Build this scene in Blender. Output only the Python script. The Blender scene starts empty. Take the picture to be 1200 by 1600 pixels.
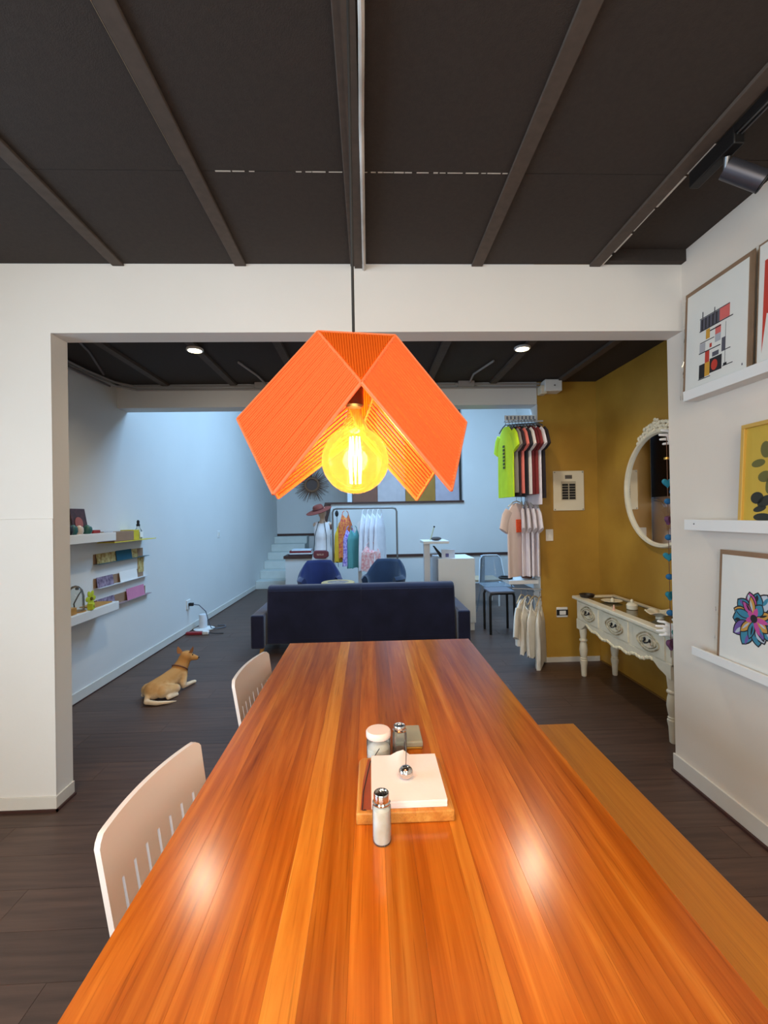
import bpy, math, random
from mathutils import Vector, Matrix
random.seed(7)
S = bpy.context.scene
COL = S.collection
PI = math.pi

def lin(c):
    c = c / 255.0
    return c / 12.92 if c <= 0.04045 else ((c + 0.055) / 1.055) ** 2.4
def rgb(r, g, b, a=1.0):
    return (lin(r), lin(g), lin(b), a)

# ------------------------------------------------------------------ camera, world, light, exposure
cam_data = bpy.data.cameras.new('camera')
cam_data.sensor_fit = 'HORIZONTAL'
cam_data.sensor_width = 36.0
cam_data.lens = 36.0 * 700.0 / 1200.0
cam_data.clip_start = 0.02
cam = bpy.data.objects.new('camera', cam_data)
COL.objects.link(cam)
yaw, pitch, roll = math.radians(1.96), math.radians(0.33), math.radians(1.0)
fw = Vector((math.sin(yaw) * math.cos(pitch), math.cos(yaw) * math.cos(pitch), math.sin(pitch)))
r0 = Vector((math.cos(yaw), -math.sin(yaw), 0)); u0 = r0.cross(fw)
rt = r0 * math.cos(roll) - u0 * math.sin(roll)
up = u0 * math.cos(roll) + r0 * math.sin(roll)
cam.matrix_world = Matrix(((rt.x, up.x, -fw.x, 0), (rt.y, up.y, -fw.y, 0), (rt.z, up.z, -fw.z, 1.5), (0, 0, 0, 1)))
S.camera = cam

W = bpy.data.worlds.new('daylight'); S.world = W; W.use_nodes = True
W.node_tree.nodes['Background'].inputs[0].default_value = (0.72, 0.84, 1.0, 1)
W.node_tree.nodes['Background'].inputs[1].default_value = 1.0

def area(name, loc, target, sx, sy, power, col):
    d = bpy.data.lights.new(name, 'AREA'); d.shape = 'RECTANGLE'; d.size = sx; d.size_y = sy
    d.energy = power; d.color = col
    o = bpy.data.objects.new(name, d); COL.objects.link(o)
    o.location = loc
    o.rotation_euler = (Vector(target) - Vector(loc)).to_track_quat('-Z', 'Y').to_euler()
    return o
area('skylight_daylight', (0.5, 6.4, 4.78), (0.4, 6.4, 0), 4.2, 2.3, 490, (0.32, 0.62, 1.0))
area('window_daylight', (-3.75, 0.35, 1.6), (0.0, 1.0, 1.3), 2.2, 1.6, 165, (0.46, 0.71, 1.0))
area('back_window_daylight', (-0.6, -2.25, 1.7), (0.0, 2.0, 1.5), 3.2, 1.6, 112, (1.0, 0.96, 0.90))
area('ceiling_lamp_light', (0.55, -0.55, 2.74), (0.55, 0.4, 0), 0.6, 0.6, 28, (1.0, 0.82, 0.60))
area('ceiling_lamp_light', (-1.1, -0.55, 2.74), (-1.1, 0.4, 0), 0.6, 0.6, 28, (1.0, 0.82, 0.60))

S.view_settings.view_transform = 'Standard'
try: S.view_settings.look = 'None'
except Exception: pass
S.view_settings.gamma = 1.0
S.view_settings.use_curve_mapping = False
S.view_settings.exposure = 0.0

# ------------------------------------------------------------------ materials
def mat(name, c, rough=0.6, metal=0.0, var=0.0, vscale=4.0, stretch=(1, 1, 1), c2=None, bump=0.0,
        bscale=90.0, coat=0.0, rnd=0.0, spec=0.5, sheen=0.0):
    m = bpy.data.materials.new(name); m.use_nodes = True
    nt = m.node_tree; N = nt.nodes; L = nt.links
    b = N['Principled BSDF']
    base = rgb(*c)
    b.inputs['Base Color'].default_value = base
    b.inputs['Roughness'].default_value = rough
    b.inputs['Metallic'].default_value = metal
    b.inputs['Coat Weight'].default_value = coat
    b.inputs['Coat Roughness'].default_value = 0.15
    b.inputs['Specular IOR Level'].default_value = spec
    b.inputs['Sheen Weight'].default_value = sheen
    src = None
    if var or c2 or bump:
        tc = N.new('ShaderNodeTexCoord'); mp = N.new('ShaderNodeMapping')
        mp.inputs['Scale'].default_value = stretch
        L.new(tc.outputs['Object'], mp.inputs['Vector'])
    if var or c2:
        nz = N.new('ShaderNodeTexNoise'); nz.inputs['Scale'].default_value = vscale
        nz.inputs['Detail'].default_value = 6
        L.new(mp.outputs[0], nz.inputs['Vector'])
        rp = N.new('ShaderNodeValToRGB')
        rp.color_ramp.elements[0].position = 0.32; rp.color_ramp.elements[1].position = 0.68
        d = 1.0 - (var or 0.0)
        rp.color_ramp.elements[0].color = rgb(*c2) if c2 else (base[0] * d, base[1] * d, base[2] * d, 1)
        rp.color_ramp.elements[1].color = base
        L.new(nz.outputs['Fac'], rp.inputs['Fac'])
        src = rp.outputs['Color']
        L.new(src, b.inputs['Base Color'])
    if rnd:
        oi = N.new('ShaderNodeObjectInfo')
        mr = N.new('ShaderNodeMapRange'); mr.inputs['To Min'].default_value = 1 - rnd; mr.inputs['To Max'].default_value = 1 + rnd
        hs = N.new('ShaderNodeHueSaturation')
        L.new(oi.outputs['Random'], mr.inputs['Value']); L.new(mr.outputs[0], hs.inputs['Value'])
        if src: L.new(src, hs.inputs['Color'])
        else: hs.inputs['Color'].default_value = base
        L.new(hs.outputs[0], b.inputs['Base Color'])
    if bump:
        n2 = N.new('ShaderNodeTexNoise'); n2.inputs['Scale'].default_value = bscale; n2.inputs['Detail'].default_value = 4
        L.new(mp.outputs[0], n2.inputs['Vector'])
        bp = N.new('ShaderNodeBump'); bp.inputs['Strength'].default_value = bump; bp.inputs['Distance'].default_value = 0.004
        L.new(n2.outputs['Fac'], bp.inputs['Height']); L.new(bp.outputs[0], b.inputs['Normal'])
    return m

def emit(name, c, strength):
    m = bpy.data.materials.new(name); m.use_nodes = True
    nt = m.node_tree; nt.nodes.clear()
    e = nt.nodes.new('ShaderNodeEmission'); o = nt.nodes.new('ShaderNodeOutputMaterial')
    e.inputs[0].default_value = rgb(*c); e.inputs[1].default_value = strength
    nt.links.new(e.outputs[0], o.inputs[0]); return m

def glassy(name, tint, rough=0.05, diffuse=0.0, dcol=(255, 255, 255), gloss=0.1, bump=0.0, bscale=30, translucent=False):
    """thin glass: transparent tint + glossy by fresnel (+ a little diffuse for dusty or frosted glass)"""
    m = bpy.data.materials.new(name); m.use_nodes = True
    nt = m.node_tree; N = nt.nodes; L = nt.links; N.clear()
    o = N.new('ShaderNodeOutputMaterial')
    t = N.new('ShaderNodeBsdfTransparent'); t.inputs[0].default_value = rgb(*tint)
    g = N.new('ShaderNodeBsdfGlossy'); g.inputs['Roughness'].default_value = rough
    lw = N.new('ShaderNodeLayerWeight'); lw.inputs['Blend'].default_value = gloss
    mx = N.new('ShaderNodeMixShader')
    L.new(lw.outputs['Fresnel'], mx.inputs[0]); L.new(t.outputs[0], mx.inputs[1]); L.new(g.outputs[0], mx.inputs[2])
    if bump:
        n2 = N.new('ShaderNodeTexNoise'); n2.inputs['Scale'].default_value = bscale; n2.inputs['Detail'].default_value = 3
        tc = N.new('ShaderNodeTexCoord'); L.new(tc.outputs['Object'], n2.inputs['Vector'])
        bp = N.new('ShaderNodeBump'); bp.inputs['Strength'].default_value = bump; bp.inputs['Distance'].default_value = 0.01
        L.new(n2.outputs['Fac'], bp.inputs['Height']); L.new(bp.outputs[0], g.inputs['Normal']); L.new(bp.outputs[0], lw.inputs['Normal'])
    out = mx
    if diffuse:
        d = N.new('ShaderNodeBsdfTranslucent' if translucent else 'ShaderNodeBsdfDiffuse'); d.inputs[0].default_value = rgb(*dcol)
        m2 = N.new('ShaderNodeMixShader'); m2.inputs[0].default_value = diffuse
        L.new(mx.outputs[0], m2.inputs[1]); L.new(d.outputs[0], m2.inputs[2]); out = m2
    L.new(out.outputs[0], o.inputs[0]); return m

def cord_mat(name, c, tc, k):
    m = bpy.data.materials.new(name); m.use_nodes = True
    nt = m.node_tree; N = nt.nodes; L = nt.links; N.clear()
    o = N.new('ShaderNodeOutputMaterial')
    d = N.new('ShaderNodeBsdfDiffuse'); d.inputs[0].default_value = rgb(*c)
    t = N.new('ShaderNodeBsdfTranslucent'); t.inputs[0].default_value = rgb(*tc)
    mx = N.new('ShaderNodeMixShader'); mx.inputs[0].default_value = k
    L.new(d.outputs[0], mx.inputs[1]); L.new(t.outputs[0], mx.inputs[2]); L.new(mx.outputs[0], o.inputs[0])
    return m

def wood_mat(name, cols, rough=0.3, coat=0.3, scale=(26, 1.1, 26), rnd=0.16, bump=0.12):
    m = bpy.data.materials.new(name); m.use_nodes = True
    nt = m.node_tree; N = nt.nodes; L = nt.links
    b = N['Principled BSDF']
    tc = N.new('ShaderNodeTexCoord'); oi = N.new('ShaderNodeObjectInfo')
    mul = N.new('ShaderNodeMath'); mul.operation = 'MULTIPLY'; mul.inputs[1].default_value = 37.0
    L.new(oi.outputs['Random'], mul.inputs[0])
    add = N.new('ShaderNodeVectorMath'); add.operation = 'ADD'
    L.new(tc.outputs['Object'], add.inputs[0]); L.new(mul.outputs[0], add.inputs[1])
    mp = N.new('ShaderNodeMapping'); mp.inputs['Scale'].default_value = scale
    L.new(add.outputs[0], mp.inputs['Vector'])
    n1 = N.new('ShaderNodeTexNoise'); n1.inputs['Scale'].default_value = 1.0; n1.inputs['Detail'].default_value = 7
    n1.inputs['Roughness'].default_value = 0.6; n1.inputs['Distortion'].default_value = 0.6
    L.new(mp.outputs[0], n1.inputs['Vector'])
    rp = N.new('ShaderNodeValToRGB'); cr = rp.color_ramp
    pos = [0.28, 0.45, 0.58, 0.75]
    while len(cr.elements) < 4: cr.elements.new(0.5)
    for e, p_, c_ in zip(cr.elements, pos, cols): e.position = p_; e.color = rgb(*c_)
    L.new(n1.outputs['Fac'], rp.inputs['Fac'])
    # fine dark pores
    mp2 = N.new('ShaderNodeMapping'); mp2.inputs['Scale'].default_value = (scale[0] * 9, scale[1] * 5, scale[2] * 9)
    L.new(add.outputs[0], mp2.inputs['Vector'])
    n2 = N.new('ShaderNodeTexNoise'); n2.inputs['Scale'].default_value = 1.0; n2.inputs['Detail'].default_value = 3
    L.new(mp2.outputs[0], n2.inputs['Vector'])
    r2 = N.new('ShaderNodeValToRGB'); r2.color_ramp.elements[0].position = 0.24; r2.color_ramp.elements[1].position = 0.42
    r2.color_ramp.elements[0].color = (0.55, 0.5, 0.45, 1); r2.color_ramp.elements[1].color = (1, 1, 1, 1)
    L.new(n2.outputs['Fac'], r2.inputs['Fac'])
    mx = N.new('ShaderNodeMix'); mx.data_type = 'RGBA'; mx.blend_type = 'MULTIPLY'; mx.inputs['Factor'].default_value = 0.8
    L.new(rp.outputs[0], mx.inputs['A']); L.new(r2.outputs[0], mx.inputs['B'])
    mr = N.new('ShaderNodeMapRange'); mr.inputs['To Min'].default_value = 1 - rnd; mr.inputs['To Max'].default_value = 1 + rnd
    L.new(oi.outputs['Random'], mr.inputs['Value'])
    hs = N.new('ShaderNodeHueSaturation'); L.new(mr.outputs[0], hs.inputs['Value']); L.new(mx.outputs['Result'], hs.inputs['Color'])
    L.new(hs.outputs[0], b.inputs['Base Color'])
    b.inputs['Roughness'].default_value = rough; b.inputs['Specular IOR Level'].default_value = 0.38
    b.inputs['Coat Weight'].default_value = coat; b.inputs['Coat Roughness'].default_value = 0.12
    bp = N.new('ShaderNodeBump'); bp.inputs['Strength'].default_value = bump; bp.inputs['Distance'].default_value = 0.002
    L.new(n1.outputs['Fac'], bp.inputs['Height']); L.new(bp.outputs[0], b.inputs['Normal'])
    return m

WHITE = mat('white_plaster', (226, 222, 216), 0.85, var=0.05, vscale=1.3, bump=0.12, bscale=45)
WHITE_R = mat('cream_gallery_wall', (222, 211, 198), 0.85, var=0.05, vscale=1.3, bump=0.12, bscale=45)
WHITE_L = mat('white_shop_wall', (218, 216, 212), 0.85, var=0.05, vscale=1.1, bump=0.12, bscale=45)
TRIMW = mat('white_skirting', (214, 208, 198), 0.6, var=0.06, vscale=6)
GOLD = mat('mustard_gold_wall', (188, 146, 58), 0.45, c2=(160, 118, 40), vscale=1.8, bump=0.2, bscale=22)
CEIL = mat('black_ceiling_board', (56, 47, 41), 0.9, var=0.18, vscale=60, bump=0.35, bscale=260)
BEAM = mat('dark_ceiling_beam', (84, 72, 63), 0.8, var=0.2, vscale=30)
PALE = mat('pale_primer_line', (190, 182, 172), 0.8)
FLOORM = mat('dark_laminate', (92, 68, 56), 0.42, c2=(70, 51, 42), vscale=1.0, stretch=(2.2, 34, 20), rnd=0.12, bump=0.08, bscale=8, spec=0.4)
SUBFLOOR = mat('floor_joint', (30, 23, 20), 0.8)
TABLEW = wood_mat('varnished_orange_wood', [(150, 72, 14), (174, 90, 20), (192, 106, 28), (210, 130, 46)], 0.20, 0.0, rnd=0.2, bump=0.03)
TABLEW2 = wood_mat('varnished_pale_sapwood', [(184, 100, 26), (206, 124, 38), (218, 140, 48), (232, 166, 76)], 0.20, 0.0, rnd=0.06, bump=0.03)
BENCHW = wood_mat('honey_bench_wood', [(172, 104, 20), (184, 114, 26), (190, 120, 30), (200, 132, 40)], 0.45, 0.1, (60, 1.2, 60), 0.04)
BLACKM = mat('black_metal', (24, 22, 22), 0.45, metal=0.3)
GREYM = mat('grey_metal', (120, 118, 118), 0.35, metal=0.8)
CHROME = mat('chrome', (215, 210, 205), 0.16, metal=1.0)
CHAIRW = mat('white_chair_plastic', (236, 226, 220), 0.42)
VELVET = mat('navy_velvet', (32, 35, 62), 0.9, var=0.4, vscale=4.5, bump=0.5, bscale=9, sheen=0.35, spec=0.15)
NAVY = mat('blue_chair_fabric', (32, 40, 84), 0.9, var=0.2, vscale=5, sheen=0.3, spec=0.2)
NAVY2 = mat('slate_blue_chair_fabric', (36, 50, 72), 0.9, var=0.2, vscale=5, sheen=0.3, spec=0.2)
LEGW = mat('honey_leg_wood', (186, 132, 58), 0.5, var=0.15, vscale=20)
CREAM = mat('cream_painted_wood', (222, 212, 188), 0.5, var=0.10, vscale=14)
CREAMD = mat('aged_cream_relief', (198, 184, 152), 0.6, c2=(120, 104, 74), vscale=30)
DARKBR = mat('dark_brown_wood', (70, 40, 32), 0.5, var=0.2, vscale=8)
STONE = mat('pale_stone_step', (206, 210, 204), 0.7, var=0.08, vscale=6)
WHITEP = mat('white_paint', (226, 224, 220), 0.5)
IVORY = mat('ivory_plastic', (218, 208, 186), 0.5)
BLACK = mat('matte_black', (20, 19, 20), 0.7)
PAPER = mat('white_paper', (232, 228, 222), 0.8)
NAPK = mat('napkin_paper', (246, 232, 228), 0.9, bump=0.08, bscale=120)
CARD = mat('brown_cardboard', (150, 118, 92), 0.85, var=0.12, vscale=10)
BOARDW = wood_mat('serving_board_wood', [(176, 104, 40), (196, 126, 52), (206, 142, 64), (222, 166, 86)], 0.5, 0.05, (40, 2, 40), 0.03)
BOARDD = mat('reddish_board_patch', (160, 74, 40), 0.5, var=0.2, vscale=12)
MIRROR = mat('mirror_silver', (235, 235, 235), 0.02, metal=1.0)
GLASS = glassy('clear_glass', (248, 249, 247), 0.04, 0.08, (230, 232, 228), 0.25)
GLASSG = glassy('dusty_green_glass', (206, 212, 186), 0.06, 0.5, (216, 214, 192), 0.25)
FILM = glassy('cellophane', (252, 252, 250), 0.12, 0.0, gloss=0.06, bump=0.35, bscale=18)
FILM2 = glassy('crinkled_cellophane', (250, 249, 246), 0.22, 0.0, gloss=0.10)
ACRYL = glassy('clear_acrylic', (226, 232, 238), 0.05, 0.10, (230, 236, 244), 0.3)
AMBER = glassy('amber_bulb_glass', (255, 222, 160), 0.05, 0.06, (255, 190, 90), 0.2, translucent=True)
CORD = cord_mat('orange_cord', (234, 104, 56), (255, 170, 80), 0.15)
CORD_UNLIT = cord_mat('unlit_orange_cord', (196, 84, 24), (200, 90, 20), 0.10)  # same orange cord, colour darkened for the unlit top faces of the shade
COPPER = mat('coral_frame_wire', (226, 112, 66), 0.45)

def cl(name, c, rough=0.85, var=0.12, vscale=7):
    return mat(name, c, rough, var=var, vscale=vscale)

# ------------------------------------------------------------------ mesh helpers
class MB:
    def __init__(s): s.v = []; s.f = []; s.m = []; s.mi = 0
    def add(s, vs, fs):
        o = len(s.v); s.v += [tuple(p) for p in vs]
        for f in fs: s.f.append(tuple(i + o for i in f)); s.m.append(s.mi)
        return s
    def bx(s, x0, x1, y0, y1, z0, z1):
        return s.add([(x0, y0, z0), (x1, y0, z0), (x1, y1, z0), (x0, y1, z0), (x0, y0, z1), (x1, y0, z1), (x1, y1, z1), (x0, y1, z1)],
                     [(3, 2, 1, 0), (4, 5, 6, 7), (0, 1, 5, 4), (1, 2, 6, 5), (2, 3, 7, 6), (3, 0, 4, 7)])
    def box(s, c, d, M=None):
        hx, hy, hz = d[0] / 2, d[1] / 2, d[2] / 2
        pts = [Vector((a * hx, b * hy, e * hz)) for e in (-1, 1) for (a, b) in ((-1, -1), (1, -1), (1, 1), (-1, 1))]
        if M is not None: pts = [M @ p for p in pts]
        return s.add([p + Vector(c) for p in pts], [(3, 2, 1, 0), (4, 5, 6, 7), (0, 1, 5, 4), (1, 2, 6, 5), (2, 3, 7, 6), (3, 0, 4, 7)])
    def cyl(s, p0, p1, ra, rb=None, n=14, caps=True):
        rb = ra if rb is None else rb
        p0, p1 = Vector(p0), Vector(p1); d = (p1 - p0).normalized()
        a = d.orthogonal().normalized(); b = d.cross(a)
        vs = []
        for p, r in ((p0, ra), (p1, rb)):
            for k in range(n):
                t = 2 * PI * k / n; vs.append(p + (a * math.cos(t) + b * math.sin(t)) * r)
        fs = [(k, (k + 1) % n, n + (k + 1) % n, n + k) for k in range(n)]
        if caps: fs += [tuple(range(n - 1, -1, -1)), tuple(range(n, 2 * n))]
        return s.add(vs, fs)
    def tube(s, pts, r, n=8, closed=False):
        pts = [Vector(p) for p in pts]; m = len(pts)
        rs = r if isinstance(r, (list, tuple)) else [r] * m
        vs = []; prev = None
        for i, p in enumerate(pts):
            if closed: d = (pts[(i + 1) % m] - pts[i - 1])
            else: d = pts[min(i + 1, m - 1)] - pts[max(i - 1, 0)]
            d.normalize()
            if prev is None: a = d.orthogonal().normalized()
            else:
                a = prev - d * prev.dot(d)
                a = a.normalized() if a.length > 1e-6 else d.orthogonal().normalized()
            prev = a; b = d.cross(a)
            for k in range(n):
                t = 2 * PI * k / n; vs.append(p + (a * math.cos(t) + b * math.sin(t)) * rs[i])
        fs = []
        for i in range(m if closed else m - 1):
            j = (i + 1) % m
            for k in range(n): fs.append((i * n + k, i * n + (k + 1) % n, j * n + (k + 1) % n, j * n + k))
        if not closed: fs += [tuple(range(n - 1, -1, -1)), tuple(range((m - 1) * n, m * n))]
        return s.add(vs, fs)
    def lathe(s, prof, c=(0, 0, 0), n=24, ax='z'):
        vs = []; m = len(prof); c = Vector(c)
        for (r, h) in prof:
            for k in range(n):
                t = 2 * PI * k / n
                q = (r * math.cos(t), r * math.sin(t), h)
                if ax == 'x': q = (h, q[0], q[1])
                if ax == 'y': q = (q[0], h, q[1])
                vs.append(Vector(q) + c)
        fs = [(i * n + k, i * n + (k + 1) % n, (i + 1) * n + (k + 1) % n, (i + 1) * n + k) for i in range(m - 1) for k in range(n)]
        if prof[0][0] > 1e-5 and prof[0] != prof[-1]: fs.append(tuple(range(n - 1, -1, -1)))
        if prof[-1][0] > 1e-5 and prof[0] != prof[-1] and prof[0][0] > 1e-5: fs.append(tuple(range((m - 1) * n, m * n)))
        return s.add(vs, fs)
    def prism(s, poly, ax, a0, a1):
        n = len(poly); vs = []
        for a in (a0, a1):
            for (p, q) in poly:
                vs.append({'x': (a, p, q), 'y': (p, a, q), 'z': (p, q, a)}[ax])
        fs = [(k, (k + 1) % n, n + (k + 1) % n, n + k) for k in range(n)] + [tuple(range(n - 1, -1, -1)), tuple(range(n, 2 * n))]
        return s.add(vs, fs)
    def ell(s, c, r, nu=16, nv=10, M=None):
        vs = []; c = Vector(c)
        for i in range(nv + 1):
            ph = PI * i / nv
            for k in range(nu):
                t = 2 * PI * k / nu
                q = Vector((r[0] * math.sin(ph) * math.cos(t), r[1] * math.sin(ph) * math.sin(t), r[2] * math.cos(ph)))
                if M is not None: q = M @ q
                vs.append(q + c)
        fs = [(i * nu + k, (i + 1) * nu + k, (i + 1) * nu + (k + 1) % nu, i * nu + (k + 1) % nu) for i in range(nv) for k in range(nu)]
        return s.add(vs, fs)
    def capsule(s, p0, ra, p1, rb, n=12):
        p0, p1 = Vector(p0), Vector(p1); d = (p1 - p0)
        k = 4; pts = []; rs = []
        dn = d.normalized()
        for i in range(k + 1):
            a = PI / 2 * (1 - i / k); pts.append(p0 - dn * ra * math.sin(a)); rs.append(max(ra * math.cos(a), 1e-4))
        for i in range(k + 1):
            a = PI / 2 * i / k; pts.append(p1 + dn * rb * math.sin(a)); rs.append(max(rb * math.cos(a), 1e-4))
        return s.tube(pts, rs, n)
    def build(s, name, m, parent=None, smooth=True, bevel=0.0, world=True, kind=None, angle=38, label=None):
        off = Vector((0, 0, 0))
        if world:
            p = parent
            while p is not None: off += p.location; p = p.parent
        me = bpy.data.meshes.new(name)
        me.from_pydata([Vector(p) - off for p in s.v], [], s.f)
        ms = m if isinstance(m, (list, tuple)) else [m]
        for x in ms: me.materials.append(x)
        if len(ms) > 1: me.polygons.foreach_set('material_index', s.m)
        me.update()
        import bmesh
        bm = bmesh.new(); bm.from_mesh(me)
        bmesh.ops.remove_doubles(bm, verts=bm.verts, dist=1e-6)
        bmesh.ops.recalc_face_normals(bm, faces=bm.faces)
        bm.to_mesh(me); bm.free()
        if smooth:
            me.polygons.foreach_set('use_smooth', [True] * len(me.polygons))
            me.set_sharp_from_angle(angle=math.radians(angle))
        o = bpy.data.objects.new(name, me); COL.objects.link(o)
        if parent is not None: o.parent = parent
        if bevel:
            b = o.modifiers.new('bevel', 'BEVEL'); b.width = bevel; b.segments = 2; b.limit_method = 'ANGLE'
            b.harden_normals = False
        if kind: o['kind'] = kind
        if label: o['label'] = label
        return o

def tag(o, label, cat, group=None):
    o['label'] = label; o['category'] = cat
    if group: o['group'] = group
    return o
def thing(name, label, cat, loc=(0, 0, 0), rz=0.0, group=None):
    o = bpy.data.objects.new(name, None); COL.objects.link(o); o.location = loc; o.rotation_euler = (0, 0, rz)
    o.empty_display_size = 0.05
    return tag(o, label, cat, group)
def struct(name, mb, m, parent=None, bevel=0.0, smooth=False):
    o = mb.build(name, m, parent, smooth=smooth, bevel=bevel)
    if parent is None: o['kind'] = 'structure'
    return o
def dup(root, loc, rz=None, label=None):
    r = root.copy(); COL.objects.link(r); r.location = loc
    if rz is not None: r.rotation_euler = (0, 0, rz)
    if label: r['label'] = label
    for ch in list(root.children):
        c = ch.copy(); COL.objects.link(c); c.parent = r
        for g in ch.children:
            d = g.copy(); COL.objects.link(d); d.parent = c
    return r
def part_copy(o, parent, loc):
    c = o.copy(); COL.objects.link(c); c.parent = parent; c.location = loc; return c
def blob(o, voxel, it=6):
    r = o.modifiers.new('remesh', 'REMESH'); r.mode = 'VOXEL'; r.voxel_size = voxel; r.use_smooth_shade = True
    sm = o.modifiers.new('smooth', 'SMOOTH'); sm.iterations = it; sm.factor = 0.5
    return o

exec_order = []
# ================================================================== SETTING
# floor
fl = struct('floor', MB().bx(-3.6, 3.5, -2.4, 12.0, -0.10, -0.011), SUBFLOOR)
PW, PLN = 0.19, 1.28
pm = MB().bx(-PLN / 2 + 0.0007, PLN / 2 - 0.0007, -PW / 2 + 0.0007, PW / 2 - 0.0007, -0.011, 0.0)
plank0 = pm.build('plank', FLOORM, fl, smooth=False, world=False)
first = True
rest = MB(); y = -2.3 + PW / 2; row = 0
while y < 11.9:
    off = (row * 0.47) % PLN
    x = -3.6 + off - PLN / 2
    while x < 3.5:
        a, b = max(x - PLN / 2, -3.6), min(x + PLN / 2, 3.5)
        if b - a > 0.05:
            near = 0.3 < y < 5.4 and a < 2.3 and b > -2.6
            if near and b - a > PLN - 0.01:
                if first: plank0.location = (x, y, 0); first = False
                else: part_copy(plank0, fl, (x, y, 0))
            elif near:
                o = MB().bx(a + 0.0007 - (a + b) / 2, b - 0.0007 - (a + b) / 2, -PW / 2 + 0.0007, PW / 2 - 0.0007, -0.011, 0.0).build('plank', FLOORM, fl, smooth=False, world=False)
                o.location = ((a + b) / 2, y, 0)
            else:
                rest.bx(a + 0.0012, b - 0.0012, y - PW / 2 + 0.0012, y + PW / 2 - 0.0012, -0.011, 0.0)
        x += PLN
    y += PW; row += 1
rest.build('plank_field', FLOORM, fl, smooth=False, kind='stuff')

# front wall with the wide opening (left pier, beam over the opening)
YW, TW = 2.389, 0.13
fwb = MB().bx(-3.4, -1.642, YW, YW + TW, 0, 2.84).bx(-1.642, 1.735, YW, YW + TW, 2.477, 2.84)
wf = struct('wall_front', fwb, WHITE)
# the lower face of the pier is plastered a few millimetres proud, ending in a level step
MB().prism([(YW - 0.006, 0.0), (YW, 0.0), (YW, 1.512), (YW - 0.006, 1.507)], 'x', -3.4, -1.640).build('plaster_skim', WHITE, wf, smooth=False)
struct('baseboard_pier', MB().bx(-3.3, -1.634, YW - 0.014, YW - 0.004, 0.012, 0.075).bx(-1.643, -1.634, YW - 0.006, YW + TW, 0.012, 0.075), TRIMW, bevel=0.002)
struct('trim_1', MB().bx(-3.3, -1.625, YW - 0.02, YW - 0.012, 0.0, 0.012).bx(-1.634, -1.625, YW - 0.02, YW + TW, 0.0, 0.012), DARKBR)
# right wall (gallery wall)
struct('wall_right', MB().bx(1.735, 2.02, -2.3, YW + TW, 0, 2.97), WHITE_R)
struct('baseboard_right', MB().bx(1.722, 1.735, -2.3, YW + TW + 0.005, 0.014, 0.105), TRIMW, bevel=0.003)
struct('gap_shade_strip', MB().bx(1.712, 1.735, -2.3, YW + TW + 0.005, 0.0, 0.014), DARKBR)  # dark strip standing in for the shaded gap under the baseboard
# left wall with a window, back wall with a window (both out of the frame)
struct('wall_left', MB().bx(-3.5, -3.4, -2.3, -0.75, 0, 2.9).bx(-3.5, -3.4, 1.45, YW, 0, 2.9).bx(-3.5, -3.4, -0.75, 1.45, 0, 0.8).bx(-3.5, -3.4, -0.75, 1.45, 2.4, 2.9), WHITE)
struct('wall_back', MB().bx(-3.4, -2.2, -2.2, -2.1, 0, 2.9).bx(1.0, 1.735, -2.2, -2.1, 0, 2.9).bx(-2.2, 1.0, -2.2, -2.1, 0, 0.9).bx(-2.2, 1.0, -2.2, -2.1, 2.5, 2.9), WHITE)
w1 = struct('window_1', MB().bx(-3.47, -3.43, -0.75, 1.45, 0.8, 0.85).bx(-3.47, -3.43, -0.75, 1.45, 2.35, 2.4).bx(-3.47, -3.43, -0.75, -0.7, 0.85, 2.35).bx(-3.47, -3.43, 1.40, 1.45, 0.85, 2.35).bx(-3.47, -3.43, 0.33, 0.37, 0.85, 2.35), WHITEP)
MB().bx(-3.453, -3.449, -0.7, 1.40, 0.85, 2.35).build('pane', GLASS, w1, smooth=False)
w2 = struct('window_2', MB().bx(-2.2, 1.0, -2.17, -2.13, 0.9, 0.95).bx(-2.2, 1.0, -2.17, -2.13, 2.45, 2.5).bx(-2.2, -2.15, -2.17, -2.13, 0.95, 2.45).bx(0.95, 1.0, -2.17, -2.13, 0.95, 2.45).bx(-0.62, -0.58, -2.17, -2.13, 0.95, 2.45), WHITEP)
MB().bx(-2.15, 0.95, -2.152, -2.148, 0.95, 2.45).build('pane', GLASS, w2, smooth=False)

# front ceiling: black boards between shallow beams
ce = struct('ceiling', MB().bx(-3.5, 1.26, -2.3, YW + 0.02, 2.853, 2.97).bx(1.26, 1.735, -2.3, YW + 0.02, 2.915, 2.97).bx(1.26, 1.735, 2.35, YW, 2.84, 2.915), CEIL)
bxs = [-3.24, -2.59, -1.94, -1.29, -0.656, -0.045, 0.606, 1.252]
edges = bxs + [1.736]
rows = [(-2.1, -0.30), (-0.30, 1.745), (1.745, YW)]
for a, b in zip(edges[:-1], edges[1:]):
    for (c, d) in rows:
        q = 0.062 if b > 1.7 else 0.0
        MB().bx(a + 0.001, b - 0.001, c + 0.0015, (min(d, 2.35) if q else d) - 0.0015, 2.84 + q, 2.853 + q).build('ceiling_panel', CEIL, ce, smooth=False)
for bxx in bxs:
    w = 0.030
    MB().bx(bxx - w, bxx + w, -2.1, YW, 2.827, 2.84 if bxx < 1.2 else 2.915).build('ceiling_beam', BEAM, ce, smooth=False, bevel=0.003)
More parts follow.
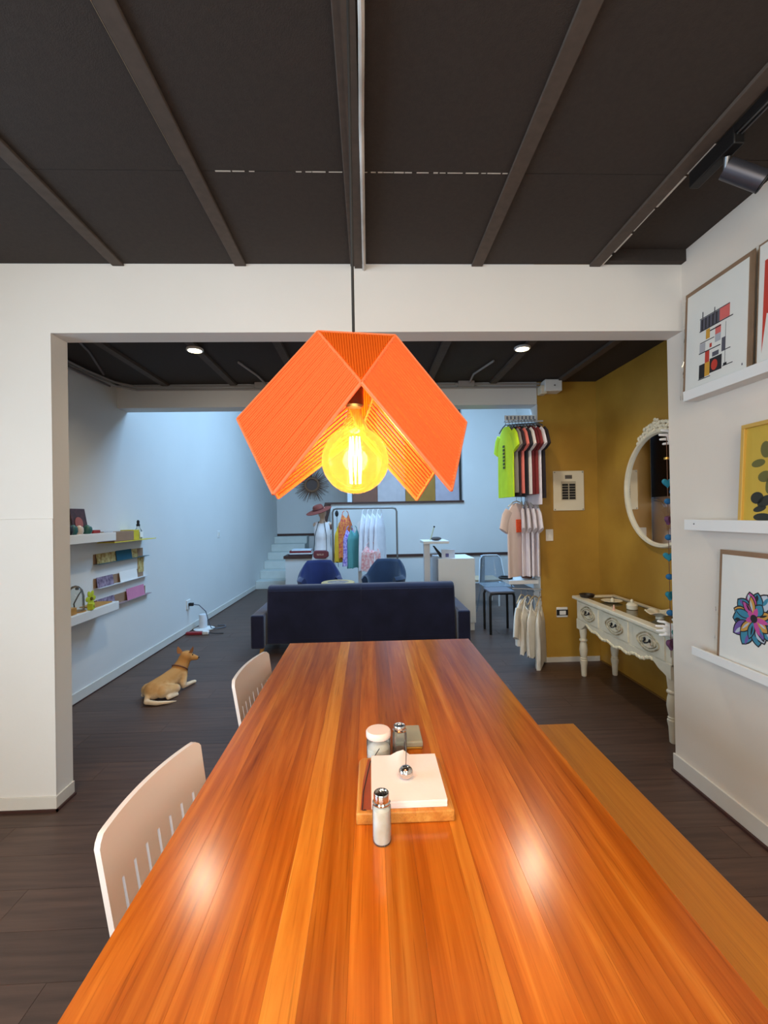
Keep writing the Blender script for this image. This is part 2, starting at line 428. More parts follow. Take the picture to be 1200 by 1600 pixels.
# second batten on the middle beam, conduit, pale primer lines at the joints
MB().bx(-0.052, -0.012, -2.1, YW, 2.817, 2.827).build('batten', BEAM, ce, smooth=False)
def seam(x0, x1, yy):
    mb = MB(); x = x0
    while x < x1:
        l = random.uniform(0.015, 0.07); wd = random.uniform(0.0012, 0.0032)
        mb.bx(x, min(x + l, x1), yy - wd, yy + wd, 2.8385, 2.841); x += l + random.uniform(0.002, 0.02)
    return mb
seam(-0.015, 0.572, 1.745).build('joint_flecks', PALE, ce, smooth=False)
seam(-0.57, -0.42, 1.745).build('joint_flecks', PALE, ce, smooth=False)
seam(-0.26, -0.08, 1.745).build('joint_flecks', PALE, ce, smooth=False)
mb = MB()
yy = 1.58
while yy < YW:
    l = random.uniform(0.06, 0.2); mb.bx(1.2825, 1.2825 + random.uniform(0.004, 0.008), yy, min(yy + l, YW), 2.8265, 2.829); yy += l + random.uniform(0.0, 0.03)
mb.build('joint_flecks', PALE, ce, smooth=False)
mb = MB().bx(-0.6885, -0.687, -1.0, 1.7, 2.8265, 2.829); mb.build('joint_flecks', mat('faint_line', (130, 116, 96), 0.8), ce, smooth=False)
mb = MB().tube([(0.002, -2.0, 2.812), (0.002, 0.5, 2.812), (0.003, 1.2, 2.812), (-0.002, 1.5, 2.812), (-0.002, YW, 2.812)], 0.009, 8)
cd = tag(mb.build('conduit', mat('worn_white_conduit', (226, 222, 216), 0.6, c2=(170, 162, 154), vscale=3.0, stretch=(1, 1.2, 1))), 'thin white worn cable conduit along the middle ceiling beam', 'conduit')
# ---- back room
struct('ceiling_2', MB().bx(-2.6, 2.45, YW + TW, 4.42, 2.80, 2.9), CEIL)
cb = S.objects['ceiling_2']
for bxx in (-1.94, -1.29, -0.656, -0.045, 0.606, 1.252, 1.9):
    MB().bx(bxx - 0.03, bxx + 0.03, YW + TW, 4.42, 2.775, 2.80).build('ceiling_beam', BEAM, cb, smooth=False)
MB().bx(-2.44, 2.30, 2.95, 3.03, 2.745, 2.80).build('cross_beam', CEIL, cb, smooth=False)
# header beam at the end of the back room, wall above it
struct('wall_header', MB().bx(-2.42, 1.70, 4.42, 4.60, 2.575, 4.7), WHITE_L)
# left wall of the shop (very slightly out of parallel)
struct('wall_shop_left', MB().prism([(-2.44, YW + TW), (-2.365, 9.4), (-2.365, 11.75), (-2.6, 11.75), (-2.6, YW + TW)], 'z', 0, 4.7), WHITE_L)
struct('baseboard_shop_left', MB().prism([(-2.44, YW + TW), (-2.366, 9.34), (-2.352, 9.34), (-2.426, YW + TW)], 'z', 0.008, 0.085), TRIMW)
struct('trim_3', MB().prism([(-2.44, YW + TW), (-2.366, 9.34), (-2.345, 9.34), (-2.419, YW + TW)], 'z', 0.0, 0.008), DARKBR)
struct('wall_pier_back', MB().bx(-2.62, -1.66, YW + TW, YW + TW + 0.02, 0, 2.9), WHITE_L)
# gold walls
struct('wall_gold_far', MB().bx(1.703, 2.5, 4.42, 4.60, 0, 4.7), [GOLD])
struct('wall_gold_right', MB().bx(2.30, 2.5, YW + TW, 4.42, 0, 2.9), GOLD)
struct('wall_gold_near', MB().bx(2.02, 2.5, YW, YW + TW, 0, 2.9), GOLD)
struct('wall_jamb', MB().bx(1.698, 1.704, 4.42, 4.60, 0, 2.575), WHITE_L)
struct('baseboard_gold', MB().bx(1.71, 2.285, 4.408, 4.42, 0.0, 0.05), TRIMW, bevel=0.002)
struct('baseboard_gold_right', MB().bx(2.292, 2.30, 2.6, 4.40, 0.0, 0.012), mat('gold_skirting', (120, 86, 36), 0.6))
# far space, lit by a skylight
struct('wall_shop_right', MB().bx(3.2, 3.35, 4.42, 11.75, 0, 4.7).bx(2.5, 3.2, 4.42, 4.60, 0, 4.7), WHITE_L)
struct('wall_shop_end', MB().bx(-2.6, 3.35, 11.65, 11.8, 0, 4.7), WHITE_L)
struct('ceiling_3', MB().bx(-2.6, 3.35, 4.42, 5.2, 4.7, 4.8).bx(-2.6, 3.35, 7.6, 11.8, 4.7, 4.8).bx(-2.6, -1.6, 5.2, 7.6, 4.7, 4.8).bx(2.6, 3.35, 5.2, 7.6, 4.7, 4.8), WHITE_L)
# stair side wall with ledge, upper level
struct('wall_stair', MB().bx(-0.80, 3.2, 9.5, 9.62, 0, 1.735).bx(2.02, 3.2, 9.5, 9.62, 1.735, 4.7), WHITE_L)
struct('trim_4', MB().bx(-0.86, 2.03, 9.46, 9.66, 1.735, 1.775), DARKBR)
struct('trim_5', MB().prism([(-0.92, 1.775), (-0.78, 1.775), (-0.90, 1.33), (-1.04, 1.33)], 'y', 9.48, 9.62), DARKBR)
struct('trim_6', MB().bx(0.0, 3.2, 9.475, 9.5, 0.60, 0.655), DARKBR)
struct('floor_2', MB().bx(-0.8, 3.2, 9.62, 11.65, 1.55, 1.70), STONE)
stc = thing('staircase', 'pale stone staircase rising along the left shop wall to a landing', 'stairs', (-1.95, 9.4, 0))
for k in range(6):
    MB().bx(-2.362, -1.55, 9.36 + 0.375 * k, 11.64, 0.165 * k, 0.165 * (k + 1)).build('step', STONE, stc, smooth=False, bevel=0.008)
struct('baseboard_landing', MB().bx(-2.36, -0.8, 11.63, 11.65, 0.99, 1.05), DARKBR)
struct('wall_parapet', MB().bx(-1.66, 0.05, 8.9, 9.30, 0.0, 0.66), WHITE_L)
struct('trim_7', MB().bx(-1.69, 0.08, 8.87, 9.33, 0.66, 0.715), DARKBR)
# tall coloured panels standing behind the ledge
sc = thing('panel_screen', 'tall screen of brown, white and mustard panels behind the brown ledge', 'screen', (0.8, 9.9, 1.70))
for (a, b, c) in ((-0.46, -0.36, (236, 240, 246)), (-0.34, 0.20, (138, 92, 72)), (0.205, 0.81, (206, 196, 196)), (0.815, 1.47, (176, 128, 52)), (1.475, 2.0, (196, 186, 196))):  # first, near-white panel is added in place of a bright window slit
    MB().bx(a, b, 9.80, 9.84, 1.705, 4.2).build('panel', cl('screen_panel', c, 0.7), sc, smooth=False, bevel=0.004)

# ---- ceiling services of the back room
for (lx, who) in ((-1.29, 'left'), (1.21, 'right')):
    d = thing('downlight', 'small round glowing ceiling light left of the orange lamp' if who == 'left' else 'small round glowing ceiling light right of the orange lamp', 'light', (lx, 3.42, 2.775), group='round ceiling lights in the back room')
    MB().lathe([(0.062, 0.0), (0.062, -0.012), (0.050, -0.016), (0.050, -0.008)], (lx, 3.42, 2.775), 24).build('rim', WHITEP, d)
    MB().lathe([(0.0, -0.0125), (0.050, -0.0125)], (lx, 3.42, 2.775), 24).build('diffuser', emit('led_diffuser', (255, 240, 190), 22.0), d)
    L_ = bpy.data.lights.new('downlight_lamp', 'SPOT'); L_.energy = 46; L_.color = (1.0, 0.86, 0.62); L_.spot_size = math.radians(150); L_.spot_blend = 0.8; L_.shadow_soft_size = 0.05
    lo = bpy.data.objects.new('downlight_lamp', L_); COL.objects.link(lo); lo.location = (0, 0, -0.03); lo.parent = d
PIPE = mat('grey_conduit', (150, 144, 140), 0.5)
for (zz, yy2, lab) in ((2.775, 4.395, 'upper grey conduit pipe along the top of the header beam'), (2.745, 4.40, 'lower grey conduit pipe along the top of the header beam')):
    o = MB().tube([(-2.40, 3.2, zz + 0.0), (-2.39, 3.9, zz), (-2.34, 4.25, zz), (-2.22, yy2, zz), (-1.5, yy2, zz), (1.72, yy2, zz)], 0.011, 8).build('conduit', PIPE)
    tag(o, lab, 'conduit')
for (x0, lab) in ((-1.0, 'grey junction box cluster on the header left of the lamp'), (0.98, 'grey junction box cluster on the header right of the lamp')):
    j = thing('junction_box', lab, 'box', (x0, 4.36, 2.75))
    MB().box((x0, 4.375, 2.772), (0.16, 0.06, 0.055)).build('box_body', PIPE, j, smooth=False, bevel=0.006)
    MB().tube([(x0 + 0.03, 4.35, 2.78), (x0 + 0.01, 4.1, 2.782), (x0 - 0.06 if x0 < 0 else x0 + 0.1, 3.75, 2.785)], 0.009, 8).build('spur_pipe', PIPE, j)
    for s_ in (-1, 1):
        MB().cyl((x0 + s_ * 0.08, 4.375, 2.772), (x0 + s_ * 0.11, 4.375, 2.772), 0.016, n=10).build('coupling', PIPE, j)
for k, (p0, p1, p2) in enumerate((((-2.0, 3.05, 2.785), (-2.12, 3.5, 2.785), (-2.3, 4.0, 2.77)), ((-2.36, 2.6, 2.77), (-2.39, 3.3, 2.73), (-2.36, 4.2, 2.725)))):
    tag(MB().tube([p0, p1, p2], 0.009, 6).build('cable', mat('dark_cable', (96, 88, 84), 0.6)), ('grey cable crossing the dark ceiling to the left corner', 'grey cable bundle along the top of the left shop wall')[k], 'cable')
e = thing('emergency_light', 'white emergency light box at the top of the gold wall', 'light', (1.80, 4.33, 2.67))
MB().bx(1.735, 1.905, 4.29, 4.42, 2.675, 2.79).build('housing', WHITEP, e, bevel=0.008)
MB().bx(1.70, 1.765, 4.31, 4.41, 2.655, 2.74).build('side_lamp', IVORY, e, bevel=0.01)
MB().cyl((1.83, 4.288, 2.73), (1.83, 4.292, 2.73), 0.008).build('indicator', GREYM, e)

# ---- electrical fittings on the gold wall
ep = thing('electrical_panel', 'cream metal breaker panel on the gold wall', 'panel', (2.0, 4.42, 1.70))
MB().bx(1.845, 2.158, 4.408, 4.42, 1.508, 1.905).build('cover', IVORY, ep, bevel=0.004)
MB().bx(1.925, 2.07, 4.402, 4.409, 1.615, 1.80).build('breaker_window', mat('panel_recess', (176, 166, 146), 0.6), ep, smooth=False)
for r in range(6):
    for s_ in (0, 1):
        x0 = 1.932 + s_ * 0.072
        MB().bx(x0, x0 + 0.058, 4.396, 4.403, 1.622 + r * 0.0265, 1.642 + r * 0.0265).build('breaker', BLACK, ep, smooth=False)
MB().bx(1.965, 2.035, 4.404, 4.409, 1.825, 1.862).build('badge', GREYM, ep, smooth=False)
for (sx, sz) in ((1.86, 1.52), (2.143, 1.52), (1.86, 1.89), (2.143, 1.89)):
    MB().cyl((sx, 4.405, sz), (sx, 4.409, sz), 0.006, n=8).build('screw', GREYM, ep)
sw = thing('light_switch', 'white light switch plate on the gold wall under the breaker panel', 'switch', (1.80, 4.42, 1.27))
MB().bx(1.762, 1.838, 4.411, 4.42, 1.208, 1.325).build('plate', WHITEP, sw, bevel=0.004)
MB().bx(1.783, 1.817, 4.406, 4.412, 1.232, 1.30).build('rocker', PAPER, sw, smooth=False)
so = thing('wall_outlet', 'white outlet with black sockets low on the gold wall', 'outlet', (1.91, 4.42, 0.49))
MB().bx(1.855, 1.968, 4.410, 4.42, 0.445, 0.545).build('plate', WHITEP, so, bevel=0.004)
MB().bx(1.855, 1.968, 4.405, 4.411, 0.465, 0.522).build('socket_strip', BLACK, so, smooth=False)
MB().bx(1.882, 1.945, 4.398, 4.406, 0.472, 0.512).build('plug', WHITEP, so, bevel=0.003)

# ================================================================== DINING TABLE
TX0, TX1, TY0, TY1, TZ = -0.477, 0.583, 0.36, 2.665, 0.75
tb = thing('dining_table', 'long varnished orange wooden dining table of glued boards', 'table', (0.053, 1.5, 0))
cuts = [0.0, 0.085, 0.158, 0.235, 0.30, 0.355, 0.43, 0.50, 0.565, 0.66, 0.69, 0.785, 0.87, 0.945, 1.06]
pale = {4, 9}
for k, (a, b) in enumerate(zip(cuts[:-1], cuts[1:])):
    xm = TX0 + (a + b) / 2
    hw = (b - a) / 2 - 0.0001
    o = MB().bx(-hw, hw, TY0 - 1.5, TY1 - 1.5, -0.045, 0.0).build('board', TABLEW2 if k in pale else TABLEW, tb, smooth=False, bevel=0.0003, world=False)
    o.location = (xm - 0.053, 0, TZ)
for (x, y) in ((TX0 + 0.1, TY0 + 0.12), (TX1 - 0.1, TY0 + 0.12), (TX0 + 0.1, TY1 - 0.12), (TX1 - 0.1, TY1 - 0.12)):
    MB().bx(x - 0.045, x + 0.045, y - 0.045, y + 0.045, 0.0, 0.705).build('leg', TABLEW, tb, bevel=0.004)
for (a, b, c, d) in ((TX0 + 0.09, TX1 - 0.09, TY0 + 0.1, TY0 + 0.13), (TX0 + 0.09, TX1 - 0.09, TY1 - 0.13, TY1 - 0.1), (TX0 + 0.09, TX0 + 0.12, TY0 + 0.13, TY1 - 0.13), (TX1 - 0.12, TX1 - 0.09, TY0 + 0.13, TY1 - 0.13)):
    MB().bx(a, b, c, d, 0.61, 0.705).build('apron', TABLEW, tb, smooth=False)

# bench
bn = thing('bench', 'honey coloured wooden bench pushed along the right side of the table', 'bench', (0.83, 1.1, 0))
o = MB().bx(-0.165, 0.165, -0.9, 1.092, -0.035, 0).build('seat', BENCHW, bn, bevel=0.003, world=False); o.location = (0, 0, 0.45)
for y in (0.4, 1.9):
    for x in (0.71, 0.95):
        MB().bx(x - 0.03, x + 0.03, y - 0.03, y + 0.03, 0, 0.415).build('leg', BENCHW, bn, smooth=False)
    MB().bx(0.74, 0.92, y - 0.02, y + 0.02, 0.35, 0.415).build('stretcher', BENCHW, bn, smooth=False)

# ---- white chairs
def chair(loc, rz, label):
    c = thing('dining_chair', label, 'chair', loc, rz, 'white chairs on the left side of the table')
    # local: sitter faces +X, back at x = -0.2
    HW, ZB, ZT, SLB, SLT = 0.225, 0.44, 0.80, 0.50, 0.665
    def surf(u, z):                      # u in -1..1 across, centre line of the shell
        t = (z - ZB) / (ZT - ZB)
        x = -0.175 - 0.055 * t - 0.022 * (1 - u * u)
        return x, u * (HW - 0.012 * (1 - t))
    us = []; slot_edges = []
    nsl = 7
    for k in range(nsl):
        uc = -0.72 + 1.44 * k / (nsl - 1); slot_edges += [uc - 0.022, uc + 0.022]
    us = sorted([-1, -0.97, -0.9, -0.82, 0.82, 0.9, 0.97, 1] + slot_edges + [(-0.72 + 1.44 * (k + .5) / (nsl - 1)) for k in range(nsl - 1)])
    zs = [ZB, 0.47, SLB, 0.58, SLT, 0.70, 0.74, 0.775, 0.80, ZT]
    mb = MB(); T = 0.014; idx = {}
    def topz(u):                           # rounded corners of the crest, slightly arched
        au = abs(u); z = ZT - 0.006 * u * u
        if au > 0.88: z -= 0.020 * ((au - 0.88) / 0.12) ** 2.2
        return z
    for side in (0, 1):
        for i, z in enumerate(zs):
            for j, u in enumerate(us):
                zz = ZB + (z - ZB) * ((topz(u) - ZB) / (ZT - ZB)) if z > SLT else z
                x, yv = surf(u, zz); x += T * (0.5 if side else -0.5)
                idx[(side, i, j)] = len(mb.v); mb.v.append((x, yv, zz))
    def quad(a): mb.f.append(tuple(a)); mb.m.append(0)
    def solid(i, j):
        if i < 0 or j < 0 or i >= len(zs) - 1 or j >= len(us) - 1: return False
        um = (us[j] + us[j + 1]) / 2; zm = (zs[i] + zs[i + 1]) / 2
        if SLB < zm < SLT:
            for k in range(nsl):
                uc = -0.72 + 1.44 * k / (nsl - 1)
                if abs(um - uc) < 0.021: return False
        return True
    for i in range(len(zs) - 1):
        for j in range(len(us) - 1):
            if not solid(i, j): continue
            for s_ in (0, 1): quad([idx[(s_, i, j)], idx[(s_, i, j + 1)], idx[(s_, i + 1, j + 1)], idx[(s_, i + 1, j)]])
            for (ni, nj, e0, e1) in ((i - 1, j, (i, j), (i, j + 1)), (i + 1, j, (i + 1, j), (i + 1, j + 1)), (i, j - 1, (i, j), (i + 1, j)), (i, j + 1, (i, j + 1), (i + 1, j + 1))):
                if not solid(ni, nj): quad([idx[(0,) + e0], idx[(0,) + e1], idx[(1,) + e1], idx[(1,) + e0]])
    mb.build('backrest', CHAIRW, c, world=False, angle=50)
    sm = MB(); poly = []
    for k in range(24):
        t = 2 * PI * k / 24; cx, sy = math.cos(t), math.sin(t)
        poly.append((0.02 + 0.205 * math.copysign(abs(cx) ** 0.5, cx), 0.215 * math.copysign(abs(sy) ** 0.5, sy)))
    sm.prism(poly, 'z', 0.425, 0.45)
    sm.build('seat', CHAIRW, c, world=False, bevel=0.006)
    for sx in (-1, 1):
        for sy in (-1, 1):
            MB().cyl((0.02 + sx * 0.16, sy * 0.17, 0.425), (0.02 + sx * 0.21, sy * 0.205, 0.0), 0.017, 0.012, 10).build('leg', CHAIRW, c, world=False)
    return c
ch1 = chair((-0.358, 1.205, 0), math.radians(-7), 'white chair with slotted back nearest the camera on the left')
ch2 = dup(ch1, (-0.343, 2.14, 0), math.radians(-6), 'white chair with slotted back farther along the table near the sofa')

# ================================================================== THINGS ON THE TABLE
BT = TZ
sb = thing('serving_board', 'light wood napkin tray with a raised rim on the table', 'tray', (0.078, 1.215, BT))
# base plate and frame pieces (worn end grain at the left)
def tray():
    x0, x1, y0, y1 = -0.043, 0.197, 1.088, 1.338
    MB().prism([(x0, y0), (x1, y0), (x1 - 0.002, y1 - 0.015), (x1 - 0.015, y1), (x0 + 0.015, y1), (x0 + 0.002, y1 - 0.015)], 'z', BT, BT + 0.029).build('base', BOARDW, sb, bevel=0.004)
    MB().prism([(x0 + 0.010, y0 + 0.012), (x0 + 0.036, y0 + 0.012), (x0 + 0.036, y1 - 0.012), (x0 + 0.028, y1 - 0.012), (x0 + 0.015, y1 - 0.12)], 'z', BT + 0.0288, BT + 0.0294).build('red_grain', BOARDD, sb, smooth=False, label='reddish strip of grain')
    MB().prism([(x0 + 0.014, y0 + 0.010), (x0 + 0.026, y0 + 0.010), (x0 + 0.022, y0 + 0.014)], 'z', BT + 0.0288, BT + 0.0296).build('knot', BLACK, sb, smooth=False, label='small dark knot')
tray()
napg = 'stack of square paper napkins'
for k in range(5):
    z0 = BT + 0.0296 + k * 0.0034
    dx, dy = random.uniform(-0.0015, 0.0015), random.uniform(-0.0015, 0.0015)
    mb = MB(); n = 10; top = []; x0, x1, y0, y1 = -0.004 + dx, 0.182 + dx, 1.101 + dy, 1.312 + dy
    vs = []; fs = []
    for i in range(n + 1):
        for j in range(n + 1):
            u, v = i / n, j / n
            lift = 0.0
            if k == 4: lift = 0.020 * math.exp(-((u - 0.46) / 0.07) ** 2) * max(0, (v - 0.55) / 0.45) ** 1.5
            vs.append((x0 + (x1 - x0) * u, y0 + (y1 - y0) * v, z0 + 0.0032 + lift))
    q = len(vs); vs += [(a, b, z0 + (c - z0 - 0.0032)) for (a, b, c) in vs]
    for i in range(n):
        for j in range(n):
            a = i * (n + 1) + j; fs.append((a, a + n + 1, a + n + 2, a + 1)); fs.append((q + a, q + a + 1, q + a + n + 2, q + a + n + 1))
    for i in range(n):
        for (a, b) in ((i * (n + 1), (i + 1) * (n + 1)), (i * (n + 1) + n, (i + 1) * (n + 1) + n), (i, i + 1), (n * (n + 1) + i, n * (n + 1) + i + 1)):
            fs.append((a, b, q + b, q + a))
    mb.add(vs, fs)
    o = mb.build('napkin', NAPK)
    tag(o, ('bottom white paper napkin lying directly on the wooden tray', 'second white paper napkin from the bottom of the stack', 'middle white paper napkin of the stack on the tray', 'white paper napkin just under the top one', 'top white paper napkin with a raised fold at its back edge')[k], 'napkin', napg)
# round metal ball weight with wire arm resting on the napkins
bz = BT + 0.0296 + 0.0172
wt = thing('napkin_weight', 'shiny steel ball weight on a thin wire resting on the napkins', 'weight', (0.087, 1.21, bz))
MB().ell((0.087, 1.195, bz + 0.0168), (0.0195, 0.0195, 0.0165), 24, 14).build('ball', CHROME, wt)
MB().tube([(0.088, 1.205, bz + 0.030), (0.092, 1.24, bz + 0.045), (0.094, 1.30, bz + 0.048), (0.094, 1.335, bz + 0.020), (0.094, 1.342, BT + 0.003)], 0.0012, 6).build('wire', GREYM, wt)
# thin wire loop at the left of the tray
tag(MB().tube([(-0.028, 1.10, BT + 0.0306), (-0.026, 1.17, BT + 0.0306), (-0.016, 1.25, BT + 0.0306), (-0.008, 1.31, BT + 0.0306), (0.004, 1.330, BT + 0.034), (0.02, 1.345, BT + 0.05)], 0.0012, 6).build('wire_holder', BLACK), 'thin dark wire lying across the left edge of the tray', 'wire')

def shaker(loc, r, h, label, fill, fillz, lid_h=0.022, name='salt_shaker'):
    t = thing(name, label, 'shaker', loc)
    x, y, z = loc
    MB().lathe([(r * 0.93, 0), (r, 0.004), (r, h * 0.66), (r * 0.97, h * 0.74), (r * 0.80, h - lid_h), (r * 0.80, h - lid_h + 0.002)], loc, 28).build('glass_body', GLASS, t)
    MB().lathe([(r * 0.88, 0.003), (r * 0.92, 0.006), (r * 0.92, fillz - 0.004), (r * 0.6, fillz), (0.0, fillz + 0.002)], loc, 24).build('contents', fill, t)
    MB().lathe([(r * 0.94, h - lid_h), (r * 0.96, h - lid_h + 0.003), (r * 0.84, h - lid_h + 0.006), (r * 0.84, h - 0.003), (r * 0.78, h), (r * 0.70, h), (r * 0.66, h - 0.004), (0.0, h - 0.003)], loc, 28).build('lid', CHROME, t)
    for k in range(7):
        a = 2 * PI * k / 6; rr = 0 if k == 6 else r * 0.36
        MB().cyl((x + rr * math.cos(a), y + rr * math.sin(a), z + h - 0.0036), (x + rr * math.cos(a), y + rr * math.sin(a), z + h - 0.0024), 0.0016, n=8).build('hole', BLACK, t)
    return t
SALT = mat('rice_and_salt', (246, 244, 240), 0.9, c2=(230, 220, 200), vscale=40)
shaker((0.018, 1.034, BT), 0.0215, 0.112, 'tall glass shaker of white salt with steel lid before the tray', SALT, 0.080, 0.024)
shaker((0.0845, 1.402, BT), 0.0225, 0.092, 'small clear glass pepper shaker behind the tray, dregs inside', mat('pepper', (120, 84, 50), 0.9, c2=(70, 48, 30), vscale=90), 0.020, 0.016, 'pepper_shaker')
jl = (0.018, 1.385, BT)
jr = thing('sugar_jar', 'round glass sugar jar with a white lid behind the tray', 'jar', jl)
MB().lathe([(0.033, 0), (0.0365, 0.004), (0.0365, 0.058), (0.034, 0.064), (0.034, 0.07)], jl, 32).build('glass_body', GLASS, jr)
MB().lathe([(0.032, 0.003), (0.0345, 0.006), (0.0345, 0.036), (0.02, 0.044), (0.0, 0.047)], jl, 28).build('sugar', SALT, jr)
MB().lathe([(0.037, 0.068), (0.038, 0.070), (0.038, 0.084), (0.035, 0.088), (0.0, 0.0885)], jl, 32).build('lid', mat('white_lid', (240, 224, 216), 0.5), jr)
bl = thing('glass_block', 'square dusty greenish glass dish behind the shakers', 'dish', (0.122, 1.475, BT))
MB().bx(0.072, 0.160, 1.425, 1.54, BT + 0.008, BT + 0.026).build('block', GLASSG, bl, bevel=0.004)
MB().bx(0.074, 0.158, 1.427, 1.538, BT, BT + 0.008).build('base', mat('gold_base', (190, 150, 70), 0.35, metal=0.6), bl, bevel=0.002)

# ================================================================== PENDANT LAMP
PL = thing('pendant_lamp', 'orange cord-wound pendant lamp with glowing globe bulb over the table', 'lamp', (-0.026, 1.0, 1.5))
A, A2 = Vector((-0.106, 1.0, 1.910)), Vector((0.066, 1.0, 1.900))
D, D2 = Vector((-0.286, 1.0, 1.717)), Vector((0.222, 1.0, 1.704))
B = Vector((-0.010, 0.88, 1.760)); Cc = Vector((-0.187, 0.89, 1.544)); C2 = Vector((0.162, 0.87, 1.545))
Bb = Vector((-0.018, 1.12, 1.70)); Cb = Vector((-0.222, 1.11, 1.545)); Cb2 = Vector((0.122, 1.125, 1.536))
def panel(p, q, r_, s_, n, r=0.0032):
    """cords running p->s ... q->r : n cords side by side from edge p-q to edge s-r"""
    mb = MB()
    nrm = (q - p).cross(s_ - p).normalized()
    for k in range(n):
        t = (k + 0.5) / n
        a = p.lerp(q, t); b = s_.lerp(r_, t)
        o = nrm * random.uniform(-0.0006, 0.0006)
        mb.tube([a + o, a.lerp(b, 0.5) + o + nrm * random.uniform(-0.0008, 0.0008), b + o], r, 6)
    return mb
for (p, q, r_, s_) in ((A, B, Cc, D), (A2, B, C2, D2), (A, Bb, Cb, D), (A2, Bb, Cb2, D2)):
    sp = 0.0058 if (p is A and q is B) else 0.0086
    n = int((q - p).length / sp)
    panel(p, q, r_, s_, n, 0.0034 if sp < 0.006 else 0.0034).build('cord_panel', CORD, PL, kind='stuff')
for apex in (B, Bb):
    i1, i2 = A.lerp(apex, 0.06), A2.lerp(apex, 0.06)
    mb = MB(); n = 30
    for k in range(n):
        t = (k + 0.5) / n
        a = A.lerp(A2, t); mid = apex + Vector((0, 0, 0.012))
        if t < 0.5: b = A.lerp(apex, t * 2)
        else: b = A2.lerp(apex, (1 - t) * 2)
        a = a + Vector((0, 0.004 if apex is Bb else -0.004, -0.004))
        b = b + (A.lerp(A2, 0.5) - b) * 0.05
        mb.tube([a, b], 0.0036, 6)
    mb.build('top_panel', CORD_UNLIT, PL, kind='stuff')
WR = 0.0036
for (p, q) in ((A, A2), (A, D), (A2, D2), (A, B), (A2, B), (A, Bb), (A2, Bb), (B, Cc), (B, C2), (Bb, Cb), (Bb, Cb2), (D, Cc), (D2, C2), (D, Cb), (D2, Cb2)):
    MB().tube([p, q], WR, 8).build('frame_rod', COPPER, PL)
bc = Vector((-0.028, 1.0, 1.622))
prof = []
for k in range(19):
    a = -PI / 2 + PI * k / 18 * 0.86
    prof.append((max(0.0745 * math.cos(a), 0.0), 0.0745 * math.sin(a)))
rl, zl = prof[-1]
prof += [(0.024, zl + 0.016), (0.0165, zl + 0.034), (0.0145, zl + 0.052)]
bulb = MB().lathe(prof, bc, 36).build('bulb', AMBER, PL)
fm = MB()
for k in range(8):
    a = 2 * PI * k / 8
    fm.tube([bc + Vector((0.011 * math.cos(a), 0.011 * math.sin(a), -0.052)), bc + Vector((0.014 * math.cos(a + .2), 0.014 * math.sin(a + .2), 0.0)), bc + Vector((0.011 * math.cos(a + .4), 0.011 * math.sin(a + .4), 0.052))], 0.0016, 6)
fm.build('filament', emit('hot_filament', (255, 190, 90), 90.0), bulb)
MB().tube([bc + Vector((0, 0, -0.05)), bc + Vector((0, 0, 0.10))], 0.002, 6).build('stem', GLASS, bulb)
MB().lathe([(0.016, 0.0), (0.021, 0.004), (0.021, 0.05), (0.016, 0.06), (0.006, 0.068)], bc + Vector((0, 0, 0.118)), 20).build('socket', BLACKM, PL)
MB().tube([(-0.028, 1.0, 1.80), (-0.027, 1.0, 1.905), (-0.027, 1.0, 2.815)], 0.0032, 8).build('cable', BLACK, PL)
pl_ = bpy.data.lights.new('bulb_light', 'POINT'); pl_.energy = 10; pl_.color = (1.0, 0.74, 0.42); pl_.shadow_soft_size = 0.03
po = bpy.data.objects.new('bulb_light', pl_); COL.objects.link(po); po.location = bc - Vector((-0.026, 1.0, 1.5)); po.parent = PL

# ---- track light
tr = thing('ceiling_track', 'black lighting track along the right ceiling beam', 'track', (1.31, 0.7, 2.84))
MB().bx(1.288, 1.322, -1.4, 1.60, 2.80, 2.827).build('rail', BLACKM, tr, smooth=False)
MB().bx(1.296, 1.300, -1.4, 1.59, 2.796, 2.80).build('rail_edge', GREYM, tr, smooth=False)
MB().bx(1.312, 1.316, -1.4, 1.59, 2.796, 2.80).build('rail_edge', GREYM, tr, smooth=False)
MB().bx(1.286, 1.325, 1.50, 1.72, 2.765, 2.83).build('end_feed', BLACKM, tr, bevel=0.004)
tl = thing('track_spotlight', 'dark grey cylinder spotlight hanging from the right ceiling track', 'spotlight', (1.33, 1.56, 2.80))
a0 = Vector((1.318, 1.575, 2.735)); dirv = Vector((0.62, -0.28, -0.52)).normalized()
MB().cyl((1.31, 1.56, 2.766), (1.318, 1.575, 2.73), 0.010).build('swivel', GREYM, tl)
p0 = a0; p1 = a0 + dirv * 0.135
MB().cyl(p0, p1, 0.036, 0.036, 24).build('housing', mat('charcoal_metal', (74, 74, 82), 0.38, metal=0.6), tl)
MB().tube([p1 + (dirv.orthogonal().normalized() * math.cos(t) + dirv.cross(dirv.orthogonal().normalized()) * math.sin(t)) * 0.034 for t in [2 * PI * k / 24 for k in range(24)]], 0.003, 6, True).build('bezel', BLACKM, tl)

# ================================================================== GALLERY WALL
def ledge(z0, z1, y1, label):
    t = thing('picture_ledge', label, 'shelf', (1.70, 1.0, z0), group='white picture ledges')
    MB().bx(1.665, 1.735, -1.2, y1, z0, z0 + 0.016).build('shelf_board', WHITEP, t, smooth=False, bevel=0.002)
    MB().bx(1.653, 1.665, -1.2, y1, z0, z1).build('front_lip', WHITEP, t, smooth=False, bevel=0.002)
    return t
ledge(2.062, 2.114, 2.285, 'upper white picture ledge under the wrapped geometric print')
l2 = ledge(1.392, 1.447, 2.297, 'middle white picture ledge under the yellow leaf picture')
MB().cyl((1.6515, 2.225, 1.425), (1.6535, 2.225, 1.425), 0.004, n=8).build('screw', GREYM, l2)
ledge(0.752, 0.795, 2.262, 'lowest white picture ledge under the flower print')

